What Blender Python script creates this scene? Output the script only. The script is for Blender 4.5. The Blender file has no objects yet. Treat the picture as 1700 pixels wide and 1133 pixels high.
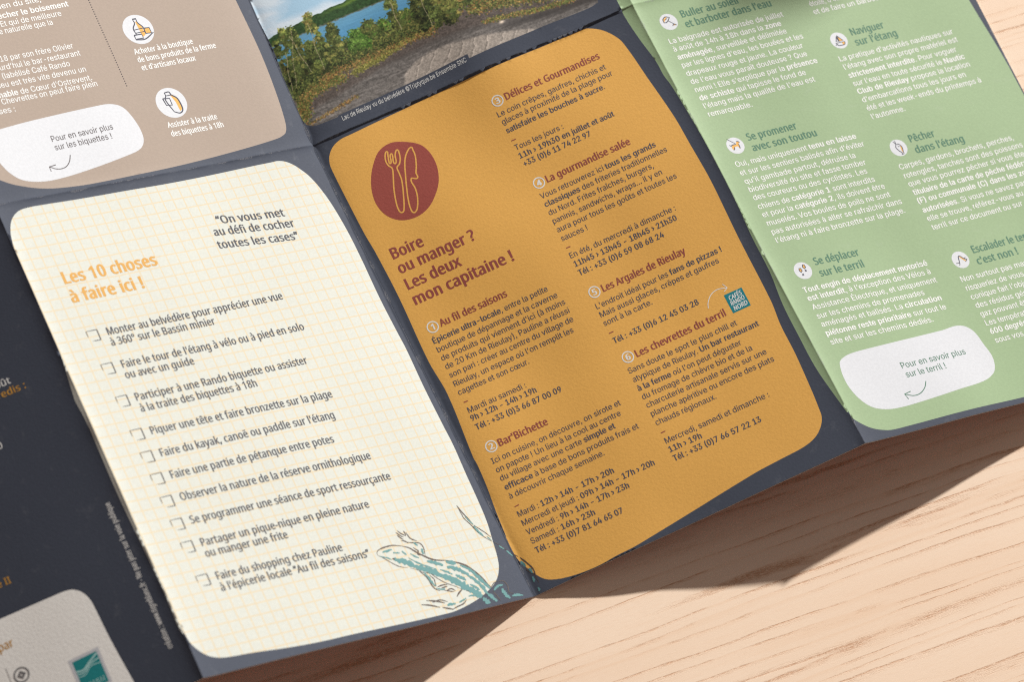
import bpy, math, random
import numpy as np
from mathutils import Vector, noise
from mathutils.geometry import delaunay_2d_cdt

random.seed(7)
scene = bpy.context.scene
COL = scene.collection

# ------------------------------------------------------------------ camera
cam = bpy.data.cameras.new('camera')
cam_o = bpy.data.objects.new('camera', cam)
COL.objects.link(cam_o)
cam_o.location = (-0.2960867640, -0.2854438060, 1.0275269290)
cam_o.rotation_euler = (0.418621187, -0.136179973, -0.438833941)
cam.sensor_width = 36.0
cam.lens = 36.0 * 6691.6605 / 1700.0
cam.clip_start, cam.clip_end = 0.05, 30.0
cam.dof.use_dof = True
cam.dof.focus_distance = 1.135
cam.dof.aperture_fstop = 15.0
scene.camera = cam_o

# ------------------------------------------------------------------ light
world = bpy.data.worlds.new('World')
scene.world = world
world.use_nodes = True
bg = world.node_tree.nodes['Background']
bg.inputs[0].default_value = (1.0, 0.82, 0.77, 1)
bg.inputs[1].default_value = 0.215

KEY_DIR = Vector((0.742, 0.515, 0.429)).normalized()
lamp = bpy.data.lights.new('window_sun_lamp', 'AREA')
lamp.shape = 'DISK'
lamp.size = 0.165
lamp.energy = 2.05 * math.pi * math.pi * 36.0
lamp.color = (1.0, 0.975, 0.945)
lamp_o = bpy.data.objects.new('window_sun_lamp', lamp)
COL.objects.link(lamp_o)
lamp_o.location = Vector((0.05, 0.07, 0)) + KEY_DIR * 6.0
lamp_o.rotation_euler = KEY_DIR.to_track_quat('Z', 'Y').to_euler()

vs = scene.view_settings
vs.view_transform = 'Standard'
vs.look = 'None'
vs.exposure = 0.0
vs.gamma = 1.0
vs.use_curve_mapping = False
scene.cycles.use_denoising = False
scene.cycles.pixel_filter_type = 'BLACKMAN_HARRIS'
scene.cycles.filter_width = 1.15

# ------------------------------------------------------------------ node helpers
def new_mat(name):
    m = bpy.data.materials.new(name)
    m.use_nodes = True
    nt = m.node_tree
    return m, nt, nt.nodes['Principled BSDF']

def node(nt, kind, **kw):
    n = nt.nodes.new(kind)
    for k, v in kw.items():
        setattr(n, k, v)
    return n

def math_n(nt, op, a, b=None, c=None):
    n = node(nt, 'ShaderNodeMath', operation=op)
    for i, v in enumerate((a, b, c)):
        if v is None:
            continue
        if isinstance(v, (int, float)):
            n.inputs[i].default_value = v
        else:
            nt.links.new(v, n.inputs[i])
    return n.outputs[0]

def mix_c(nt, fac, a, b, mode='MIX'):
    n = node(nt, 'ShaderNodeMix', data_type='RGBA', blend_type=mode)
    for sock, v in ((n.inputs[0], fac), (n.inputs[6], a), (n.inputs[7], b)):
        if isinstance(v, (int, float)):
            sock.default_value = v
        elif isinstance(v, tuple):
            sock.default_value = (*v, 1) if len(v) == 3 else v
        else:
            nt.links.new(v, sock)
    return n.outputs[2]

def ramp(nt, val, lo, hi, a=0.0, b=1.0):
    n = node(nt, 'ShaderNodeMapRange', interpolation_type='SMOOTHSTEP')
    nt.links.new(val, n.inputs[0])
    for i, v in enumerate((lo, hi, a, b)):
        n.inputs[1 + i].default_value = v
    return n.outputs[0]

def noise_n(nt, vec, scale, detail=2.0, rough=0.5, dist=0.0):
    n = node(nt, 'ShaderNodeTexNoise')
    nt.links.new(vec, n.inputs['Vector'])
    n.inputs['Scale'].default_value = scale
    n.inputs['Detail'].default_value = detail
    n.inputs['Roughness'].default_value = rough
    n.inputs['Distortion'].default_value = dist
    return n.outputs['Fac']

def mapped(nt, vec, scale=(1, 1, 1), rot=0.0):
    n = node(nt, 'ShaderNodeMapping')
    n.inputs['Scale'].default_value = scale
    n.inputs['Rotation'].default_value = (0, 0, rot)
    nt.links.new(vec, n.inputs['Vector'])
    return n.outputs[0]

# ------------------------------------------------------------------ tabletop of pale oak
def wood_material():
    m, nt, b = new_mat('pale_oak')
    pos = node(nt, 'ShaderNodeTexCoord').outputs['Object']
    # board co-ordinates in millimetres, x along the grain
    p = mapped(nt, pos, (1000, 1000, 1000), math.radians(2.6))
    sep = node(nt, 'ShaderNodeSeparateXYZ'); nt.links.new(p, sep.inputs[0])
    X, Y = sep.outputs[0], sep.outputs[1]
    def vec(sx, sy, oy=None, off=0.0):
        c = node(nt, 'ShaderNodeCombineXYZ')
        nt.links.new(math_n(nt, 'MULTIPLY', X, sx), c.inputs[0])
        nt.links.new(math_n(nt, 'MULTIPLY', oy if oy is not None else Y, sy), c.inputs[1])
        c.inputs[2].default_value = off
        return c.outputs[0]
    wob = noise_n(nt, vec(0.004, 0.016), 1.0, 2.0)
    wob2 = noise_n(nt, vec(0.045, 0.09, None, 5.0), 1.0, 3.0)
    Yw = math_n(nt, 'ADD', Y, math_n(nt, 'ADD', math_n(nt, 'MULTIPLY', math_n(nt, 'SUBTRACT', wob, 0.5), 7.0),
                                        math_n(nt, 'MULTIPLY', math_n(nt, 'SUBTRACT', wob2, 0.5), 1.5)))
    # growth rings at uneven spacing; each late-wood band is a ragged row of short pore dashes
    rn = noise_n(nt, vec(0.0015, 0.075, Yw, 2.0), 1.0, 2.0)
    ringpos = math_n(nt, 'ADD', math_n(nt, 'MULTIPLY', Yw, 0.20), math_n(nt, 'MULTIPLY', rn, 7.5))
    saw = math_n(nt, 'FRACT', ringpos)
    band = math_n(nt, 'MULTIPLY', ramp(nt, saw, 0.45, 0.90), ramp(nt, saw, 0.93, 1.0, 1.0, 0.0))
    core = math_n(nt, 'MULTIPLY', ramp(nt, saw, 0.76, 0.90), ramp(nt, saw, 0.91, 0.97, 1.0, 0.0))
    dash = noise_n(nt, vec(0.20, 5.2, Yw, 9.0), 1.0, 3.0, 0.62)
    dash_s = noise_n(nt, vec(0.75, 5.5, Yw, 4.0), 1.0, 2.0, 0.6)
    brk = ramp(nt, noise_n(nt, vec(0.03, 0.16, Yw, 4.0), 1.0, 3.0, 0.65), 0.40, 0.58)
    pores = math_n(nt, 'MULTIPLY', math_n(nt, 'MULTIPLY', band, brk), ramp(nt, dash, 0.46, 0.64))
    tl = math_n(nt, 'MULTIPLY', math_n(nt, 'MULTIPLY', core, brk), ramp(nt, dash_s, 0.37, 0.60))
    stray = math_n(nt, 'MULTIPLY', ramp(nt, dash, 0.66, 0.76), 0.5)
    fine = noise_n(nt, vec(0.5, 9.0, Yw, 3.0), 1.0, 4.0, 0.65)
    fibre = noise_n(nt, vec(0.10, 1.6, Yw, 6.0), 1.0, 3.0, 0.6)
    patch = noise_n(nt, vec(0.006, 0.05, Yw, 8.0), 1.0, 2.0)
    base = mix_c(nt, ramp(nt, patch, 0.3, 0.7), (0.825, 0.66, 0.505), (0.79, 0.605, 0.445))
    base = mix_c(nt, math_n(nt, 'MULTIPLY', ramp(nt, fine, 0.35, 0.75), 0.30), base, (0.72, 0.51, 0.35))
    base = mix_c(nt, math_n(nt, 'MULTIPLY', ramp(nt, fibre, 0.45, 0.75), 0.22), base, (0.76, 0.53, 0.36))
    base = mix_c(nt, math_n(nt, 'MULTIPLY', band, 0.16), base, (0.70, 0.42, 0.23))
    base = mix_c(nt, math_n(nt, 'MULTIPLY', pores, 0.55), base, (0.50, 0.22, 0.07))
    base = mix_c(nt, math_n(nt, 'MULTIPLY', stray, 0.45), base, (0.56, 0.31, 0.16))
    base = mix_c(nt, math_n(nt, 'MULTIPLY', tl, 0.62), base, (0.43, 0.17, 0.05))
    nt.links.new(base, b.inputs['Base Color'])
    b.inputs['Roughness'].default_value = 0.55
    b.inputs['Specular IOR Level'].default_value = 0.3
    h = math_n(nt, 'SUBTRACT', math_n(nt, 'MULTIPLY', fine, 0.35), math_n(nt, 'ADD', math_n(nt, 'MULTIPLY', pores, 0.9), math_n(nt, 'MULTIPLY', tl, 0.6)))
    bump = node(nt, 'ShaderNodeBump')
    bump.inputs['Strength'].default_value = 0.35
    bump.inputs['Distance'].default_value = 0.00018
    nt.links.new(h, bump.inputs['Height'])
    nt.links.new(bump.outputs[0], b.inputs['Normal'])
    return m

def obj(name, verts, faces, mats, parent=None, fmat=None, smooth=False, uvs=None):
    me = bpy.data.meshes.new(name)
    me.from_pydata([tuple(v) for v in verts], [], [tuple(f) for f in faces])
    for m in (mats if isinstance(mats, (list, tuple)) else [mats]):
        me.materials.append(m)
    if fmat:
        me.polygons.foreach_set('material_index', fmat)
    if smooth:
        me.polygons.foreach_set('use_smooth', [True] * len(me.polygons))
    if uvs is not None:
        lay = me.uv_layers.new(name='sheet')
        arr = np.array(uvs, dtype=np.float32)
        idx = np.empty(len(me.loops), dtype=np.int32)
        me.loops.foreach_get('vertex_index', idx)
        lay.data.foreach_set('uv', arr[idx].ravel())
    me.update()
    o = bpy.data.objects.new(name, me)
    COL.objects.link(o)
    if parent is not None:
        o.parent = parent
    return o

def slab(name, x0, x1, y0, y1, z0, z1, bev, mat):
    v = [(x0 + bev, y0 + bev, z1), (x1 - bev, y0 + bev, z1), (x1 - bev, y1 - bev, z1), (x0 + bev, y1 - bev, z1),
         (x0, y0, z1 - bev), (x1, y0, z1 - bev), (x1, y1, z1 - bev), (x0, y1, z1 - bev),
         (x0, y0, z0), (x1, y0, z0), (x1, y1, z0), (x0, y1, z0)]
    f = [(0, 1, 2, 3), (11, 10, 9, 8)]
    for i in range(4):
        j = (i + 1) % 4
        f += [(4 + i, 4 + j, j, i), (8 + i, 8 + j, 4 + j, 4 + i)]
    return obj(name, v, f, mat)

table = slab('wooden_tabletop', -0.80, 0.80, -0.55, 0.75, -0.03, 0.0, 0.002, wood_material())
table['label'] = 'pale oak wooden tabletop with fine brown grain lines beneath the folded leaflet'
table['category'] = 'table'

# ------------------------------------------------------------------ the folded sheet: A3, four columns by two rows of A6
W, H = 105.0, 148.5                       # one panel, millimetres
ROWS = [
    [[-2.01603, 0.03436, 0.045], [-1.00504, 0.02005, 0.39848], [0.00595, 0.00574, 0.004], [1.00075, 0.01108, 0.18826], [2.00687, -0.04936, 0.004]],
    [[-1.9629, 1.48958, 0.045], [-0.98203, 1.48959, 0.35028], [-0.00116, 1.4896, 0.004], [1.00962, 1.51034, 0.14661], [2.05277, 1.45975, 0.004]],
    [[-1.9035, 2.97339, 0.045], [-0.92263, 2.9734, 0.35028], [0.05824, 2.97341, 0.004], [1.06902, 2.99416, 0.14661], [2.11217, 2.94357, 0.004]]]
ROWS = [[Vector(q) * 100 for q in r] for r in ROWS]      # millimetres
FOLD_SIGN = {1: 1.0, 2: -1.0, 3: 1.0}

def ripple(U, V):
    """gentle waves of the paper, millimetres"""
    a = noise.noise(Vector((U / 36.0, V / 52.0, 3.3))) * 0.55
    b = noise.noise(Vector((U / 21.0 + 9, V / 30.0, 7.7))) * 0.10
    k = 1.0 + 2.4 * max(0.0, 1.0 - abs(U - 2.5 * W) / (0.6 * W)) + 1.5 * max(0.0, 1.0 - abs(U - 3.5 * W) / (0.6 * W))
    return a * k + b

def crease(U, V):
    """worn creases along the folds, millimetres"""
    z = 0.0
    for k, s in FOLD_SIGN.items():
        d = abs(U - W * k)
        if d < 14:
            n = noise.noise(Vector((V / 9.0, k * 7.1, 0.0))) + 0.5 * noise.noise(Vector((V / 5.0, k * 3.1, 4.0)))
            z += s * 0.42 * (1 + 0.35 * n) * math.exp(-d / 1.7)
            z += 0.05 * noise.noise(Vector((U / 1.4, V / 5.0, k))) * math.exp(-d / 1.5)
    d = V - H
    if abs(d) < 14:
        n = noise.noise(Vector((U / 8.0, 1.7, 0.0))) + 0.5 * noise.noise(Vector((U / 5.0, 9.1, 4.0)))
        step = max(0.0, min(1.0, (U - 2 * W) / 8.0, (3 * W - U) / 5.0))      # here the upper row stands proud and cracks
        z += 0.34 * (1 + 0.45 * n) * math.exp(-abs(d) / 1.05) * (1 - step)
        n2 = noise.noise(Vector((U / 15.0, 2.3, 0.0)))
        z += 0.58 * (1 + 0.6 * n2) * step * (math.exp(-d / 5.0) if d >= 0 else max(0.0, 1 + d / 0.36))
        z += 0.05 * noise.noise(Vector((U / 5.0, V / 1.4, 5.0))) * math.exp(-abs(d) / 1.5)
    return z

def S(c, r, u, v, off=0.0):
    lo, hi = ROWS[r], ROWS[r + 1]
    a = lo[c] + (lo[c + 1] - lo[c]) * (u / W)
    b = hi[c] + (hi[c + 1] - hi[c]) * (u / W)
    q = a + (b - a) * (v / H)
    U, V = c * W + u, r * H + v
    rp = ripple(U, V) * min(1.0, q.z / 4.0 + 0.12)
    z = q.z + rp + crease(U, V) + off
    return Vector((q.x, q.y, max(z, 0.34 + off))) * 0.001

# ------------------------------------------------------------------ paper and ink materials
def ink(name, col, rough=0.62, tooth=1.0, grid=None, spec=0.2, wear=False):
    m, nt, b = new_mat(name)
    pos = node(nt, 'ShaderNodeTexCoord').outputs['Object']
    p = mapped(nt, pos, (1000, 1000, 1000))
    n1 = noise_n(nt, p, 1.5, 3.0, 0.55)
    n2 = noise_n(nt, p, 3.4, 2.0, 0.5)
    base = col
    if grid:
        uv = node(nt, 'ShaderNodeUVMap'); uv.uv_map = 'sheet'
        s = node(nt, 'ShaderNodeSeparateXYZ'); nt.links.new(uv.outputs[0], s.inputs[0])
        lines = None
        for i, off in ((0, grid[1]), (1, grid[2])):
            t = math_n(nt, 'FRACT', math_n(nt, 'ADD', math_n(nt, 'DIVIDE', math_n(nt, 'SUBTRACT', s.outputs[i], off), grid[0]), 100.5))
            d = math_n(nt, 'MULTIPLY', math_n(nt, 'ABSOLUTE', math_n(nt, 'SUBTRACT', t, 0.5)), grid[0])
            g = ramp(nt, d, 0.08, 0.30, 1.0, 0.0)
            lines = g if lines is None else math_n(nt, 'MAXIMUM', lines, g)
        base = mix_c(nt, math_n(nt, 'MULTIPLY', lines, 0.62), col, grid[3])
    if wear:
        uvw = node(nt, 'ShaderNodeUVMap'); uvw.uv_map = 'sheet'
        sw = node(nt, 'ShaderNodeSeparateXYZ'); nt.links.new(uvw.outputs[0], sw.inputs[0])
        du = math_n(nt, 'MINIMUM', math_n(nt, 'ABSOLUTE', sw.outputs[0]), math_n(nt, 'ABSOLUTE', math_n(nt, 'SUBTRACT', sw.outputs[0], 105.0)))
        dv = math_n(nt, 'ABSOLUTE', math_n(nt, 'SUBTRACT', sw.outputs[1], 148.5))
        dd = math_n(nt, 'MINIMUM', du, dv)
        reach = math_n(nt, 'MULTIPLY', ramp(nt, noise_n(nt, p, 0.16, 3.0, 0.6), 0.45, 0.75), 0.75)
        fib = ramp(nt, noise_n(nt, p, 2.6, 3.0, 0.65), 0.42, 0.58)
        wr = math_n(nt, 'MULTIPLY', math_n(nt, 'LESS_THAN', dd, reach), fib)
        base = mix_c(nt, math_n(nt, 'MULTIPLY', wr, 0.42), base, (0.24, 0.24, 0.25))
        scuff = ramp(nt, noise_n(nt, mapped(nt, p, (0.05, 0.22, 1.0), 0.6), 1.0, 5.0, 0.7), 0.55, 0.85)
        base = mix_c(nt, math_n(nt, 'MULTIPLY', scuff, 0.10), base, (0.5, 0.5, 0.5))
    mott = ramp(nt, n1, 0.3, 0.7, 0.965, 1.03)
    vm = node(nt, 'ShaderNodeCombineColor')
    for i in range(3):
        nt.links.new(mott, vm.inputs[i])
    base = mix_c(nt, 1.0, base, vm.outputs[0], 'MULTIPLY')
    nt.links.new(base, b.inputs['Base Color'])
    b.inputs['Roughness'].default_value = rough
    b.inputs['Specular IOR Level'].default_value = spec
    bump = node(nt, 'ShaderNodeBump')
    bump.inputs['Strength'].default_value = 0.6 * tooth
    bump.inputs['Distance'].default_value = 0.00010
    hgt = math_n(nt, 'ADD', math_n(nt, 'MULTIPLY', n1, 0.8), math_n(nt, 'MULTIPLY', n2, 0.3))
    nt.links.new(hgt, bump.inputs['Height'])
    nt.links.new(bump.outputs[0], b.inputs['Normal'])
    return m

NAVY = ink('navy_ink', (0.057, 0.067, 0.091), 0.6, 0.6, None, 0.10, True)
CREAM = ink('cream_squared_paper', (0.530, 0.548, 0.492), 0.6, 0.18, (3.325, 0.25, 143.3, (0.60, 0.455, 0.235)))
CREAMP = ink('cream_paper', (0.530, 0.548, 0.492), 0.6, 0.6)
ORANGE = ink('ochre_ink', (0.705, 0.385, 0.088), 0.6, 0.75)
GREEN = ink('leaf_green_ink', (0.272, 0.378, 0.210), 0.6, 0.34, wear=True)
BROWN = ink('taupe_ink', (0.315, 0.25, 0.198), 0.6, 0.32)
WHITE = ink('white_paper', (0.575, 0.595, 0.62), 0.6, 0.3)
PALE = ink('pale_grey_paper', (0.90, 0.90, 0.85), 0.6, 0.8)
MAROON = ink('maroon_ink', (0.30, 0.068, 0.052), 0.6, 1.0)
EDGE = ink('paper_edge', (0.60, 0.60, 0.58), 0.8, 0.3)
BACK = ink('paper_back', (0.55, 0.17, 0.13), 0.7, 0.5)
T_GREY = ink('grey_lettering_ink', (0.050, 0.053, 0.064), 0.6, 0.5)
T_YEL = ink('yellow_lettering_ink', (0.55, 0.29, 0.05), 0.6, 0.5)
T_NAVY = ink('slate_lettering_ink', (0.070, 0.074, 0.100), 0.6, 0.8)
T_MAR = ink('maroon_lettering_ink', (0.26, 0.062, 0.052), 0.6, 0.8)
T_GRN = ink('dark_green_lettering_ink', (0.060, 0.165, 0.105), 0.6, 0.5)
T_WHT = ink('white_lettering_ink', (0.70, 0.71, 0.69), 0.6, 0.3)
T_DRK = ink('umber_lettering_ink', (0.055, 0.040, 0.040), 0.6, 0.5)
TEAL = ink('teal_ink', (0.015, 0.235, 0.245), 0.6, 0.6)
TEAL2 = ink('soft_teal_ink', (0.10, 0.245, 0.245), 0.6, 0.5)
SEPIA = ink('sepia_line_ink', (0.085, 0.062, 0.05), 0.6, 0.5)
SEPIAD = ink('dim_sepia_line_ink', (0.095, 0.075, 0.06), 0.6, 0.5)
GOLD = ink('gold_ink', (0.66, 0.36, 0.07), 0.6, 0.5)
LINE = ink('indigo_line_ink', (0.035, 0.037, 0.060), 0.6, 0.5)
PALETEAL = ink('pale_teal_ink', (0.38, 0.62, 0.60), 0.6, 0.6)
LOGO = ink('petrol_ink', (0.008, 0.19, 0.225), 0.6, 0.8)
GREYM = ink('grey_emblem_ink', (0.16, 0.16, 0.165), 0.6, 0.5)

# ------------------------------------------------------------------ the printed landscape picture
def paint_landscape():
    ppm = 11
    w, h = 97 * ppm, 62 * ppm
    rng = np.random.default_rng(5)
    def fbm(sx, sy, seed, octv=4):
        r = np.random.default_rng(seed)
        out = np.zeros((h, w)); amp = 1.0; tot = 0
        for o in range(octv):
            gx, gy = int(w / sx * 2 ** o) + 2, int(h / sy * 2 ** o) + 2
            g = r.random((gy, gx))
            yy = np.linspace(0, gy - 1.001, h); xx = np.linspace(0, gx - 1.001, w)
            y0 = yy.astype(int); x0 = xx.astype(int)
            fy = (yy - y0)[:, None]; fx = (xx - x0)[None, :]
            fy = fy * fy * (3 - 2 * fy); fx = fx * fx * (3 - 2 * fx)
            g0 = g[y0][:, x0] * (1 - fx) + g[y0][:, x0 + 1] * fx
            g1 = g[y0 + 1][:, x0] * (1 - fx) + g[y0 + 1][:, x0 + 1] * fx
            out += amp * (g0 * (1 - fy) + g1 * fy); tot += amp; amp *= 0.5
        return out / tot
    Y, X = np.mgrid[0:h, 0:w]
    u = X / ppm; v = Y / ppm
    img = np.zeros((h, w, 3))
    def put(mask, col):
        m = mask[..., None] if mask.ndim == 2 else mask
        img[:] = img * (1 - m) + np.array(col) * m
    n_big = fbm(160, 60, 1); n_mid = fbm(50, 34, 2); n_fine = fbm(9, 7, 3); n_px = fbm(4, 3, 4, 2)
    # sky with clouds
    img[:] = np.array([0.55, 0.67, 0.75])
    cl = np.clip((n_big - 0.42) * 4, 0, 1); put(cl * 0.9, (0.72, 0.76, 0.79))
    # wooded hills
    top = 36.2 + 0.9 * np.sin(u / 14) + (n_mid - 0.5) * 1.6 + np.clip((u - 24) / 9, 0, 1.6) * 0.9
    hill = (v < top).astype(float)
    img = img * (1 - hill[..., None]) + (np.array([0.15, 0.235, 0.13]) * (0.5 + 0.6 * n_fine[..., None] + 0.5 * n_px[..., None])) * hill[..., None]
    lime = np.clip(1 - np.abs(v - (top - 0.8)) / 0.8, 0, 1) * np.clip((u - 16) / 10, 0, 1)
    put(lime * 0.75 * hill, (0.38, 0.48, 0.19))
    # lake
    shore = 33.1 + (n_fine - 0.5) * 0.7
    lake = (v < shore)
    t = np.clip((33 - v) / 8, 0, 1)[..., None]
    lc = np.array([0.34, 0.52, 0.62]) * (1 - t) + np.array([0.24, 0.45, 0.60]) * t
    lc = lc * (0.93 + 0.14 * fbm(40, 4, 9)[..., None])
    img = np.where(lake[..., None], lc, img)
    put((np.abs(v - shore) < 0.28) * 0.55, (0.35, 0.33, 0.28))
    # slag heap ground
    gtop = np.interp(u, [0, 6, 13, 21, 27, 33, 45, 60, 97], [24, 26, 26, 25, 24.5, 24.5, 23.5, 25, 27]) + (n_mid - 0.5) * 2
    gnd = v < gtop
    gc = np.array([0.335, 0.305, 0.285]) * (0.80 + 0.38 * n_fine[..., None]) * (0.9 + 0.5 * (n_px[..., None] - 0.5))
    img = np.where(gnd[..., None], gc, img)
    # smooth grey slope sweeping up to the right
    st = np.interp(u, [0, 12, 22, 30, 45, 57, 70, 85, 97], [10.5, 11.5, 13.2, 14.6, 15.2, 14.0, 11.5, 8.5, 7.5]) + (n_fine - 0.5) * 0.8
    slope = np.clip((st - v) / 1.2, 0, 1)
    strk = fbm(90, 3.5, 12, 5)
    tone = 0.66 + 0.44 * strk + 0.42 * (n_px - 0.5) + 0.30 * (n_fine - 0.5)
    sc = np.array([0.405, 0.39, 0.375]) * tone[..., None]
    img = img * (1 - slope[..., None]) + sc * slope[..., None]
    dkb = np.exp(-((v - (st - 1.0)) / 0.9) ** 2) * np.clip((u - 24) / 10, 0, 1)
    put(dkb * 0.45, (0.25, 0.235, 0.225))
    # pale terraces: slanting wedges lit on their left flank
    pt = np.interp(u, [31, 34, 38, 43, 48, 54, 58, 63, 70, 77], [5, 9.4, 11.4, 12.3, 12.2, 11.0, 10.3, 9.2, 7.4, 5]) + (n_fine - 0.5) * 0.5
    pyr = np.clip((pt - v) / 0.8, 0, 1) * np.clip((u - 31) / 2.5, 0, 1) * np.clip((77 - u) / 3, 0, 1)
    ph = ((u - 30.5 - (v - 5) * 0.85) / 4.6 + 0.7 * (n_mid - 0.5) + 0.25 * (n_fine - 0.5)) % 1.0
    shade = 0.92 + 0.20 * np.exp(-(ph / 0.10) ** 2) - 0.14 * np.exp(-((ph - 0.93) / 0.07) ** 2) + 0.34 * (n_px - 0.5) + 0.22 * (n_fine - 0.5)
    pc = np.array([0.565, 0.535, 0.50]) * shade[..., None]
    img = img * (1 - pyr[..., None]) + pc * pyr[..., None]
    sh = np.exp(-((v - np.interp(u, [66, 78, 97], [9.6, 8.4, 6.6])) / 1.3) ** 2) * np.clip((u - 62) / 8, 0, 1)
    put(sh * 0.6, (0.17, 0.16, 0.155))
    put(np.exp(-((u - 66.5) / 0.8) ** 2 - ((v - 11.2) / 0.45) ** 2), (0.82, 0.76, 0.68))
    dabs = []
    OL = [(0.37, 0.40, 0.20), (0.30, 0.34, 0.17), (0.43, 0.43, 0.23), (0.25, 0.29, 0.15), (0.33, 0.38, 0.20)]
    RU = [(0.50, 0.38, 0.22), (0.43, 0.31, 0.18), (0.43, 0.40, 0.22), (0.56, 0.46, 0.28)]
    BR = [(0.30, 0.42, 0.17), (0.23, 0.35, 0.13), (0.37, 0.48, 0.22), (0.20, 0.29, 0.11)]
    DK = [(0.17, 0.21, 0.11), (0.12, 0.15, 0.08), (0.21, 0.25, 0.13)]
    def tree(cu, base, top_, half, cols, dens=1.0, lean=0.0, shape=0.55):
        """crown of many small leafy sprays with gaps between them, lit from the upper right"""
        H_ = top_ - base
        for k in range(int(44 * dens)):
            f = rng.random() ** 0.85
            prof = half * (math.sin(math.pi * min(1.0, 0.12 + f * 0.88)) ** shape) * (1.05 - 0.55 * f)
            x = cu + lean * (f - 0.3) + rng.uniform(-1, 1) * prof; y = base + H_ * f
            side = (x - cu) / max(half, 0.1)
            lit = 0.72 + 0.22 * side + 0.28 * f + rng.normal() * 0.14
            c0 = np.array(cols[rng.integers(len(cols))]) * max(0.35, lit)
            rr = half * (0.20 + 0.22 * rng.random())
            for _ in range(int(60 * min(1.6, half / 3.0 + 0.4))):
                a = rng.random() * 6.283; q = abs(rng.normal()) * 0.6
                xx_ = x + rr * q * math.cos(a); yy_ = y + rr * 0.85 * q * math.sin(a) - 0.12 * q
                dabs.append((xx_, yy_, 0.11 + 0.11 * rng.random(), c0 * (0.65 + 0.7 * rng.random()), base))
    def scrub(path, rad, n, cols, size):
        for _ in range(n):
            k = rng.random() * (len(path) - 1); i = int(k); f = k - i
            x = path[i][0] * (1 - f) + path[i + 1][0] * f + rng.normal() * rad * 0.6
            y = path[i][1] * (1 - f) + path[i + 1][1] * f + rng.normal() * rad * 0.45
            c = np.array(cols[rng.integers(len(cols))]) * (0.55 + 0.7 * rng.random())
            dabs.append((x, y, size * (0.4 + 0.8 * rng.random()), c, y - rad * 0.5))
    scrub([(0, 24), (9, 24.5), (20, 25), (34, 24.5), (46, 25), (58, 27), (75, 30), (97, 32)], 2.0, 6500, OL + DK, 0.20)
    scrub([(0, 22), (5, 22), (10, 22.5), (17, 23)], 3.0, 5200, DK + OL[:2], 0.20); scrub([(0, 17), (4, 18), (9, 19)], 2.2, 2600, DK + OL, 0.19)
    tree(1.6, 18, 34.5, 2.2, DK + OL, 1.2); tree(4.6, 18.5, 37.0, 2.3, OL, 1.2, 0.4); tree(7.6, 19, 36.4, 2.6, OL + DK[:1], 1.3, -0.5)
    tree(13.2, 20.2, 38.2, 2.5, OL + RU[2:3], 1.4, 1.0); tree(10.6, 18.5, 29.5, 3.0, OL + DK, 1.2); tree(14.8, 19.5, 27.5, 2.6, OL + DK, 1.0)
    tree(18.6, 21.2, 32.4, 2.7, OL + DK[:1], 1.4, 0.4); tree(24.8, 20.2, 27.4, 3.4, BR, 1.5); tree(29.6, 23.2, 28.6, 3.6, OL + BR[:1], 1.2)
    tree(33.8, 23.5, 27.5, 2.2, OL + BR, 0.8); tree(38.6, 22.0, 33.6, 2.5, OL, 1.4, -0.6); tree(42.0, 22.5, 27, 2.4, BR + OL, 0.9)
    tree(46.6, 17, 38, 3.2, OL + DK, 1.7); tree(50.5, 18, 33, 3.0, OL, 1.3); tree(53.5, 17.5, 27.5, 2.8, OL + RU[2:3], 1.1)
    for k in range(12):
        tree(57 + 3.4 * k, 20 + 0.4 * k, 32 + rng.uniform(-3, 5), 3.0, OL + (DK if k % 2 else RU[2:]), 1.3)
    scrub([(18, 21.5), (30, 21.5), (45, 21.5), (60, 23), (80, 24)], 2.4, 6500, OL + RU[2:3] + DK[:1], 0.19)
    scrub([(60, 19), (70, 17.5), (80, 15), (90, 13.5), (97, 13)], 2.4, 5200, OL + RU + DK[:1], 0.20)
    scrub([(62, 13.4), (70, 12.2), (78, 10.6), (90, 9.2)], 0.9, 1300, RU + OL, 0.17)
    scrub([(2, 20), (20, 20), (45, 20)], 2.0, 2500, DK, 0.16)
    scrub([(3, 15.5), (9, 17), (16, 18.5), (24, 18.3), (31, 18.3), (40, 18.8), (47, 18)], 1.7, 3600, RU + OL[:1], 0.17)
    scrub([(20, 15.6), (30, 16.8), (38, 18.8), (46, 19.4)], 1.1, 2600, [(0.46, 0.45, 0.22), (0.52, 0.50, 0.27), (0.36, 0.37, 0.18)], 0.16)
    scrub([(0.5, 8), (2, 12), (4, 15), (9, 15.5), (16, 15.6)], 1.6, 4200, RU + OL, 0.17); scrub([(2, 6.3), (8, 7.0), (14, 7.8), (18, 8.6)], 0.6, 500, RU + [(0.42, 0.38, 0.34)] * 2, 0.15)
    dabs.sort(key=lambda d: -d[4] + rng.normal() * 0.5)
    for x, y, s, c, _b in dabs:
        px, py, r = x * ppm, y * ppm, max(0.8, s * ppm)
        x0, x1 = int(px - r), int(px + r) + 1; y0, y1 = int(py - r), int(py + r) + 1
        if x0 < 0 or y0 < 0 or x1 >= w or y1 >= h:
            continue
        img[y0:y1, x0:x1] = img[y0:y1, x0:x1] * 0.22 + c * 0.78
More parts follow.
